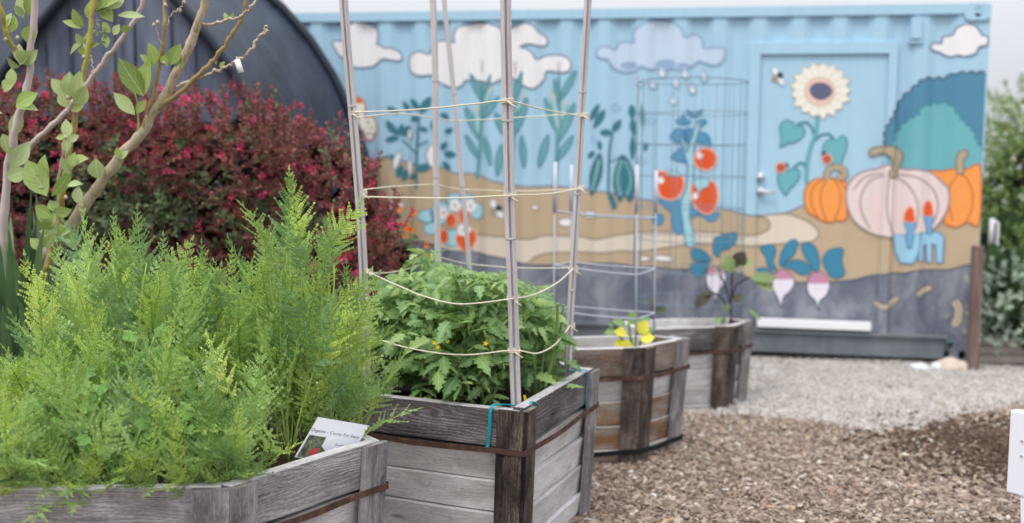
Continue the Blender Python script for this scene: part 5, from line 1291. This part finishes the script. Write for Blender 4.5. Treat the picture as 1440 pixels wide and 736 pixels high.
# strap-leaved clumps
M['strap'] = wcol('strap_leaf', [g(78, 106, 70), g(96, 124, 82), g(64, 90, 62), g(112, 134, 98)], trans=.15, spec=.4)
def strapc(px, py, Y, n, L0, label, seed):
    r = random.Random(seed); c = at(px, py, Y); c.z = 0; mb = MB()
    for i in range(n):
        az = r.uniform(0, 6.28); L_ = L0*r.uniform(.75, 1.2); el = r.uniform(1.0, 1.5); P = []
        for k in range(8):
            t_ = k/7; P.append(V((cos(az)*L_*t_*cos(el)*1.1, sin(az)*L_*t_*cos(el)*1.1, L_*(t_*sin(el)-.30*t_**3*(2.6-el*1.4)))))
        s = V((-sin(az), cos(az), 0)); rows = []
        for k, p in enumerate(P):
            w_ = .026*(1-(k/7)**3)+.0006; up = V((0, 0, .006)); rows.append([mb.vert(c+p-s*w_+up), mb.vert(c+p), mb.vert(c+p+s*w_+up)])
        for a, b in zip(rows, rows[1:]): mb.face([a[0], b[0], b[1], a[1]]); mb.face([a[1], b[1], b[2], a[2]])
    o = mb.build('strap_leaf_plant', M['strap']); tag(o, label, 'plant', 'strap-leaved clumps at the left')
strapc(15, 480, 4.25, 120, 1.35, 'dark green strap-leaved clump at the left edge above the carrots', 1)
strapc(72, 485, 4.35, 120, 1.32, 'strap-leaved clump at the foot of the bare diagonal branch', 2)
strapc(125, 500, 4.7, 70, 1.0, 'strap-leaved clump hidden behind the leftmost carrot spire', 3)
strapc(-40, 520, 4.5, 60, 1.2, 'strap-leaved clump mostly outside the left edge', 4)

# ---- woody shrub with big soft leaves, left foreground
t = NT('pale_bark'); co = t.coord(); nz = t.noise(t.mapv(co, (1, 1, .35)), 60, 5, .7, .6); n2 = t.noise(co, 9, 4, .6); M['bark'] = t.finish(t.mix(t.math('MULTIPLY', n2, .6), t.ramp(nz, [(.32, g(112, 94, 78)), (.48, g(190, 172, 150)), (.75, g(222, 208, 190))]), g(176, 158, 136)), .85, nz, .9, .006); M['barkb'] = plain('brown_green_bark', g(156, 134, 96), .7, .3, 24, .4); M['barkp'] = plain('pinkish_bark', g(194, 178, 174), .8, .15, 14, .5)
t = NT('yellow_green_bark'); co = t.coord(); nz = t.noise(co, 16, 5, .7); M['barky'] = t.finish(t.ramp(nz, [(.38, g(150, 128, 96)), (.5, g(176, 166, 84)), (.65, g(160, 160, 70))]), .65, nz, .5, .004)
M['bigleaf'] = wcol('soft_grey_green_leaf', [g(134, 156, 80), g(160, 178, 108), g(180, 194, 142), g(120, 142, 74), g(188, 200, 158), g(154, 176, 90)], trans=.25, vary=.16, hue=.01, rough=.6, veins=.45)
sh = empty('woody_shrub', at(60, 480, 4.4), label='open woody shrub with pale bare branches and large soft leaves at the left', cat='shrub'); sh.location.z = 0
def limb(P, r0, r1, mat, nm='branch', par=None):
    pts = catmull([at(*p) for p in P], 7); n = len(pts); mb = MB()
    r0, r1 = r0*.86, r1*.86; pts = [p+rv(rnd, .0028) for p in pts]; mb.tube(pts, [(r0+(r1-r0)*i/(n-1))*(1+.16*noise.noise(p*22))*(1.16 if i % 5 == 2 else 1) for i, p in enumerate(pts)], 10)
    return mb.build(nm, M[mat], par or sh, smooth=True)
trunk = limb([(30, 560, 4.45), (42, 400, 4.4), (95, 325, 4.32), (150, 245, 4.25), (200, 185, 4.2), (240, 120, 4.15), (268, 60, 4.1), (292, -10, 4.05), (305, -60, 4.0)], .030, .013, 'bark', 'trunk')
limb([(4, 560, 4.4), (2, 400, 4.3), (8, 260, 4.25), (22, 180, 4.2), (40, 110, 4.15), (50, 0, 4.1), (54, -60, 4.1)], .020, .012, 'barkp')
limb([(40, 470, 4.35), (62, 390, 4.3), (78, 330, 4.28), (90, 255, 4.22), (105, 168, 4.18), (121, 82, 4.12), (134, -10, 4.1), (140, -60, 4.1)], .014, .0095, 'barky')
limb([(60, 400, 4.36), (78, 320, 4.32), (86, 240, 4.28), (93, 168, 4.26)], .009, .005, 'bark')
limb([(-10, -30, 4.0), (2, 20, 4.05), (11, 55, 4.1), (26, 80, 4.14)], .008, .010, 'barky')
limb([(200, 187, 4.2), (214, 140, 4.16), (224, 92, 4.14), (231, 40, 4.1), (233, -10, 4.1)], .011, .007, 'barkb')
limb([(222, 152, 4.17), (262, 122, 4.12), (298, 88, 4.08), (320, 60, 4.05), (338, 26, 4.02), (348, -10, 4.0)], .010, .007, 'barkb')
limb([(284, 36, 4.1), (306, 32, 4.06), (330, 27, 4.03), (350, 14, 4.0), (368, -6, 4.0)], .006, .0045, 'bark')
limb([(248, 122, 4.14), (285, 107, 4.1), (312, 96, 4.06), (334, 86, 4.03), (350, 74, 4.0), (360, 58, 4.0), (371, 47, 3.98), (377, 44, 3.98)], .0065, .005, 'bark')
limb([(371, 46, 3.98), (374, 38, 3.98)], .005, .0045, 'bark')
limb([(28, 222, 4.7), (52, 196, 4.65), (82, 168, 4.6), (125, 115, 4.55), (152, 78, 4.5), (184, 38, 4.45), (206, -10, 4.4)], .013, .009, 'barkp')
limb([(196, 190, 4.2), (190, 130, 4.18), (191, 120, 4.18)], .004, .003, 'barky')
for P in ([(233, 40, 4.1), (240, 22, 4.1), (250, 14, 4.1), (258, 8, 4.1)], [(228, 70, 4.1), (222, 48, 4.1), (216, 36, 4.1)], [(130, 105, 4.1), (130, 86, 4.1), (128, 78, 4.1)]): limb(P, .003, .002, 'bark', 'twig')
buds = MB()
for px, py in ((258, 6), (253, 18), (216, 38), (221, 34), (117, 83), (8, 58), (24, 56), (230, 92), (232, 10), (95, 140), (92, 280), (91, 196)):
    c = at(px, py, 4.09); buds.tube([c, c+V((.002, 0, .006)), c+V((.002, -.002, .014))], [.004, .008, .003], 6)
buds.build('buds', M['bark'], sh, smooth=True)
ml = MB(); rl = random.Random(5)
PRB = (0, .55, .88, 1, .86, .5, 0)
def bl(px, py, Y, ang, L, w_, face=(0, -1, .25)):
    """leaf with base at pixel, ang degrees in the picture (0 right, 90 up)"""
    o = at(px, py, Y); a = radians(ang); d = V((cos(a), rl.uniform(-.35, .15), sin(a))); leaf(ml, o, d, V(face)+rv(rl, .38), L*.95*Y/F, w_*.95*Y/F, rl.uniform(.25, .6), rl.uniform(-.2, .5), 0, PRB)
for px, py, ang, L_, w_ in ((202, 136, 122, 62, 30), (203, 134, 75, 52, 30), (190, 162, 132, 44, 20), (192, 160, 55, 24, 14), (98, 140, 130, 46, 20), (98, 140, 95, 44, 24), (104, 140, 72, 44, 22), (96, 152, 110, 28, 20), (100, 156, 20, 26, 12), (106, 150, 60, 36, 22),
      (66, 276, 118, 58, 36), (68, 250, 100, 36, 28), (66, 262, 155, 30, 20), (72, 276, 45, 50, 20), (100, 236, 30, 34, 24), (98, 240, 65, 30, 18), (94, 262, 10, 24, 16), (98, 246, 110, 28, 12), (138, 252, 92, 32, 26), (74, 306, 150, 34, 22), (74, 312, 200, 26, 18), (108, 286, 80, 26, 16),
      (218, 92, 100, 34, 18), (218, 95, 135, 30, 12), (240, 92, 62, 36, 20), (236, 94, 110, 24, 14), (246, 98, 40, 22, 10), (30, 90, 100, 32, 16), (28, 92, 60, 28, 22), (28, 94, 150, 24, 18), (30, 90, 35, 34, 20), (38, 60, 70, 28, 20), (16, 46, 80, 26, 18), (8, 40, 60, 24, 16), (32, 26, 95, 34, 14), (40, 22, 80, 34, 14), (34, 24, 125, 20, 12),
      (22, 150, 30, 38, 24), (22, 152, 5, 34, 22), (20, 120, 100, 26, 18), (16, 196, 75, 46, 20), (14, 236, 50, 50, 26), (10, 250, 20, 34, 26), (12, 218, 105, 34, 20), (4, 160, 140, 24, 18), (6, 130, 60, 28, 18), (115, 40, 160, 28, 14), (118, 38, 120, 30, 16), (128, 18, 40, 36, 20), (134, 12, 20, 46, 16), (140, 20, 70, 30, 22), (150, 12, 40, 38, 24), (165, 22, 5, 40, 12), (130, 30, 100, 28, 16), (150, 8, 110, 30, 18),
      (156, 46, 130, 20, 14), (160, 50, 60, 18, 12), (170, 46, 30, 16, 12), (150, 68, 100, 22, 12), (140, 62, 200, 20, 12), (320, 30, 110, 14, 7), (322, 30, 60, 14, 7), (304, 92, 80, 16, 8), (308, 94, 40, 12, 6), (168, 222, 95, 16, 12), (170, 224, 50, 18, 10), (60, 352, 130, 26, 16), (64, 350, 60, 28, 16)):
    bl(px, py, 4.12 if px > 20 else 4.2, ang, L_, w_)
for px, py, k in ((96, 196, 4), (88, 330, 5), (70, 318, 4), (118, 60, 5), (140, 8, 5), (76, 300, 3)):
    a0 = rl.uniform(0, 360)
    for q in range(k): bl(px+rl.uniform(-3, 3), py+rl.uniform(-3, 3), 4.14, a0+q*360/k+rl.uniform(-20, 20), rl.uniform(16, 34), rl.uniform(11, 20), (rl.uniform(-.6, .6), -1, rl.uniform(-.2, .9)))
ml.build('foliage', M['bigleaf'], sh, smooth=True)
mb = MB()
for _ in range(16):
    c = at(rl.uniform(136, 150), rl.uniform(16, 62), 4.12); leaf(mb, c, rv(rl), rv(rl), .022, .012, .2, .3)
mb.build('flower_cluster', M['bigleaf'], sh)
mb = MB(); a, b = at(333, 84, 4.0), at(339, 102, 4.0); mb.tube([a, a.lerp(b, .5), b], [.0105, .0105, .0105], 10, m=0); mb.tube([a+V((0, 0, .01)), a-V((0, 0, .002))], .002, 5)
tag(mb.build('hanging_tag', M['wtrim'], smooth=True), 'small white tag dangling from the curled tip of a bare branch', 'tag')

# ---- orange flowers
M['obloom'] = wcol('orange_petals', [g(244, 140, 44), g(236, 110, 40), g(250, 170, 70)], trans=.3, vary=.1)
def flowers(label, px0, px1, py0, py1, Y, n, seed):
    r = random.Random(seed); c = at((px0+px1)/2, 450, Y); root = empty('orange_flower_plant', (c.x, Y, 0), label=label, cat='flowering plant', group='orange-flowered plants by the container')
    ms, ml, mf = MB(), MB(), MB()
    for _ in range(n):
        t_ = at(r.uniform(px0, px1), r.uniform(py0, py1), Y+r.uniform(-.15, .15)); b = V((c.x+(t_.x-c.x)*.4, t_.y, .0)); ms.tube(catmull([b, b.lerp(t_, .5)+rv(r, .02), t_], 4), .003, 4)
        for k in range(8):
            a = 2*pi*k/8
            for w2 in (.024, .017): leaf(mf, t_, V((cos(a), -.5, sin(a))), V((0, -1, .3)), w2, .014, .1, .3, 0, (0, 1, 0))
        for _k in range(9): q = b.lerp(t_, r.uniform(.3, .93)); leaf(ml, q, rv(r)+V((0, 0, .3)), rv(r), .05, .02, .2, .3)
    ms.build('stems', M['tomst'], root); ml.build('foliage', M['undergreen'], root); mf.build('blossoms', M['obloom'], root)
flowers('taller orange-flowered plant in front of the painted sand', 536, 588, 292, 345, 6.6, 13, 1)
flowers('lower orange-flowered plant just behind the tomato foliage', 560, 606, 342, 368, 6.4, 8, 2)

# ---- seedlings and eggplant
M['yleaf'] = wcol('yellow_leaf', [g(232, 220, 60), g(240, 232, 96), g(216, 206, 60)], trans=.35, vary=.1); M['egg'] = wcol('eggplant_leaf', [g(128, 150, 104), g(96, 112, 78), g(148, 170, 110), g(74, 70, 60)], trans=.25); M['eggst'] = plain('purple_stem', g(66, 56, 66), .7, .2)
def small(name, label, cat, stems, leaves, mst, mlf, grp=None):
    o0 = at(*stems[0][0]); root = empty(name, o0, label=label, cat=cat, group=grp); ms, ml = MB(), MB()
    for P in stems: ms.tube(catmull([at(*p) for p in P], 5), .006, 7)
    for px, py, Y, ang, L_, w_ in leaves:
        a = radians(ang); leaf(ml, at(px, py, Y), V((cos(a), -.3, sin(a))), V((0, -.8, .6))+rv(rnd, .2), L_*Y/F, w_*Y/F, .2, .4, 0, PRB)
    ms.build('stems', M[mst], root, smooth=True); ml.build('foliage', [M[mlf]], root, smooth=True)
small('squash_seedling', 'small seedling with bright yellow leaves in the wire framed planter', 'seedling', [[(890, 492, 5.62), (888, 478, 5.6), (884, 468, 5.6)], [(898, 492, 5.62), (902, 476, 5.6)]],
      [(882, 470, 5.56, 160, 20, 18), (880, 484, 5.56, 170, 18, 16), (884, 478, 5.54, 250, 20, 20), (898, 470, 5.56, 60, 24, 20), (900, 478, 5.55, 20, 22, 18), (902, 484, 5.55, -40, 18, 16), (890, 486, 5.55, -90, 14, 18), (872, 476, 5.56, 120, 14, 12)], 'tomst', 'yleaf')
small('squash_seedling', 'green leafed seedling growing behind the yellow one', 'seedling', [[(888, 485, 5.66), (884, 455, 5.64)], [(880, 485, 5.66), (868, 466, 5.64)]],
      [(884, 456, 5.8, 60, 20, 18), (880, 458, 5.8, 150, 22, 16), (868, 466, 5.8, 180, 20, 12), (895, 452, 5.8, 20, 22, 14), (905, 466, 5.8, 10, 16, 12), (890, 450, 5.8, 100, 16, 14), (862, 462, 5.8, 120, 12, 10), (912, 474, 5.8, -20, 20, 14), (900, 460, 5.8, 60, 16, 14)], 'tomst', 'tomato')
small('pepper_seedling', 'dark little seedling standing against the far planter rim', 'seedling', [[(921, 470, 6.6), (919, 445, 6.6), (917, 430, 6.6)]], [(920, 440, 6.58, 30, 18, 12), (918, 432, 6.58, 100, 14, 8), (922, 436, 6.58, 0, 16, 12)], 'eggst', 'undergreen')
small('eggplant', 'young eggplant with dark purple stems inside the round wire cage', 'vegetable plant', [[(1028, 470, 6.9), (1028, 420, 6.9), (1030, 385, 6.9)], [(1030, 420, 6.9), (1036, 400, 6.88), (1058, 390, 6.85)], [(1028, 400, 6.9), (1032, 372, 6.9), (1040, 362, 6.9)], [(1028, 440, 6.9), (1014, 418, 6.9), (1000, 412, 6.88)], [(1026, 425, 6.9), (1020, 402, 6.9), (1012, 386, 6.9)]],
      [(1030, 384, 6.86, 110, 30, 20), (1032, 376, 6.86, 60, 28, 22), (1034, 372, 6.86, 20, 26, 18), (1030, 380, 6.86, 150, 20, 16), (1054, 392, 6.84, 10, 42, 18), (1060, 396, 6.84, -15, 34, 14), (1000, 412, 6.85, 215, 32, 18), (1004, 410, 6.85, 190, 18, 10), (1014, 386, 6.85, 120, 14, 8), (1030, 424, 6.85, 40, 18, 12), (1026, 428, 6.85, 230, 14, 10), (1052, 436, 6.8, -30, 24, 8), (1002, 452, 6.8, 20, 14, 8), (1014, 456, 6.8, 60, 12, 8)], 'eggst', 'egg')

# ---- greenery behind the container's right end
M['bgleaf'] = wcol('green_shrub_leaf', [g(106, 132, 74), g(136, 158, 90), g(84, 110, 66), g(156, 174, 106), g(98, 120, 72)], trans=.3, vary=.25)
M['bgtip'] = wcol('pale_flower_tips', [g(206, 208, 214), g(186, 190, 204), g(176, 190, 140)], trans=.3, vary=.1)
M['silver'] = wcol('silver_leaf', [g(176, 192, 176), g(196, 208, 194), g(146, 166, 148), g(160, 178, 152)], trans=.2, vary=.15)
def bush(name, label, cat, c, rx, ry, h, n, mat, ll, lw, seed, grp, tips=None, trunk_=True, L0=.3, nl=16, z0=.0, dense=.35):
    r = random.Random(seed); root = empty(name, (c[0], c[1], 0), label=label, cat=cat, group=grp); ml, ms, mt, mi = MB(), MB(), MB(), MB()
    for k in range(n):
        u = r.uniform(-1, 1); a = r.uniform(0, 2*pi); q = (dense+(1-dense)*r.random()); s = sqrt(1-u*u)
        lump = 1+.22*noise.noise(V((s*cos(a)*1.9, s*sin(a)*1.9, u*1.9+seed)))
        o = V((c[0]+rx*s*cos(a)*q*lump, c[1]+ry*s*sin(a)*q*lump, z0+h*.5+h*.5*u*q*lump)); 
        if o.z < .05: continue
        d = V((s*cos(a), s*sin(a), u*.7+.45))+rv(r, .3)
        shoots(ml, None, r, o-d.normalized()*L0*.4, d.normalized(), L0*r.uniform(.6, 1.2), nl, ll, lw, 0, tipm=(1 if tips and r.random() < tips else None), tipfrac=.25, spread=.7)
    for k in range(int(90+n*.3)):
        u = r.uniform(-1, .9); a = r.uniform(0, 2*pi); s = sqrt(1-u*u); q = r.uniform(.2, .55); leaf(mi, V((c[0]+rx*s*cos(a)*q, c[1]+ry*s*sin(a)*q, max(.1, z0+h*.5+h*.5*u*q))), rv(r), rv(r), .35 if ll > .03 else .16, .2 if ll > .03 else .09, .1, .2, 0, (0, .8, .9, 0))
    for k in range(5):
        a = r.uniform(0, 2*pi); mt.tube(catmull([V((c[0], c[1], -.05)), V((c[0]+.2*rx*cos(a), c[1]+.2*ry*sin(a), h*.4)), V((c[0]+.6*rx*cos(a), c[1]+.6*ry*sin(a), z0+h*.75))], 5), [.045]*6+[.02]*5, 7)
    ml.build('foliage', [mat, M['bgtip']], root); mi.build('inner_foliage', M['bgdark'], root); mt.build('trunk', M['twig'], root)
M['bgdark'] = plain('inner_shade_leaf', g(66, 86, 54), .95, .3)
gg = 'green shrubs behind the container'
a = at(1430, 300, 10.2); bush('green_shrub', 'flowering green shrub showing right beside the container corner', 'shrub', (a.x+.35, 10.3), 1.0, .9, 2.05, 1000, M['bgleaf'], .045, .024, 1, gg, .5)
a = at(1500, 250, 11.5); bush('green_shrub', 'green shrub further right behind the flowering one', 'shrub', (a.x+.2, 11.6), 1.4, 1.1, 2.5, 850, M['bgleaf'], .05, .028, 2, gg, .25)
a = at(1410, 420, 9.4); bush('green_shrub', 'low yellow-green shrub behind the thin white post', 'shrub', (a.x+.28, 9.6), .55, .45, 1.25, 460, M['bgleaf'], .04, .022, 3, gg, None)
bush('green_shrub', 'green shrub at the back, past the container roof', 'shrub', (6.4, 12.6), 1.6, 1.3, 2.7, 420, M['bgleaf'], .055, .03, 6, gg, .2)
a = at(1425, 450, 8.6); bush('silver_shrub', 'silvery grey-green shrub spilling over the low wooden box', 'shrub', (bx.location.x+.18, bx.location.y+.42), .66, .52, .66, 760, M['silver'], .032, .011, 4, None, None, L0=.22, nl=26, z0=.10, dense=.6)
for lk, x, y, s in (('tree far behind the container at its left end', -9, 22, 3), ('tree far behind, off to the right of the shrubs', 12, 21, 5)):
    bush('distant_tree', lk, 'tree', (x, y), 2.4, 2.2, 3.4, 260, M['bgleaf'], .12, .07, s, None, None, L0=.7, z0=.6)
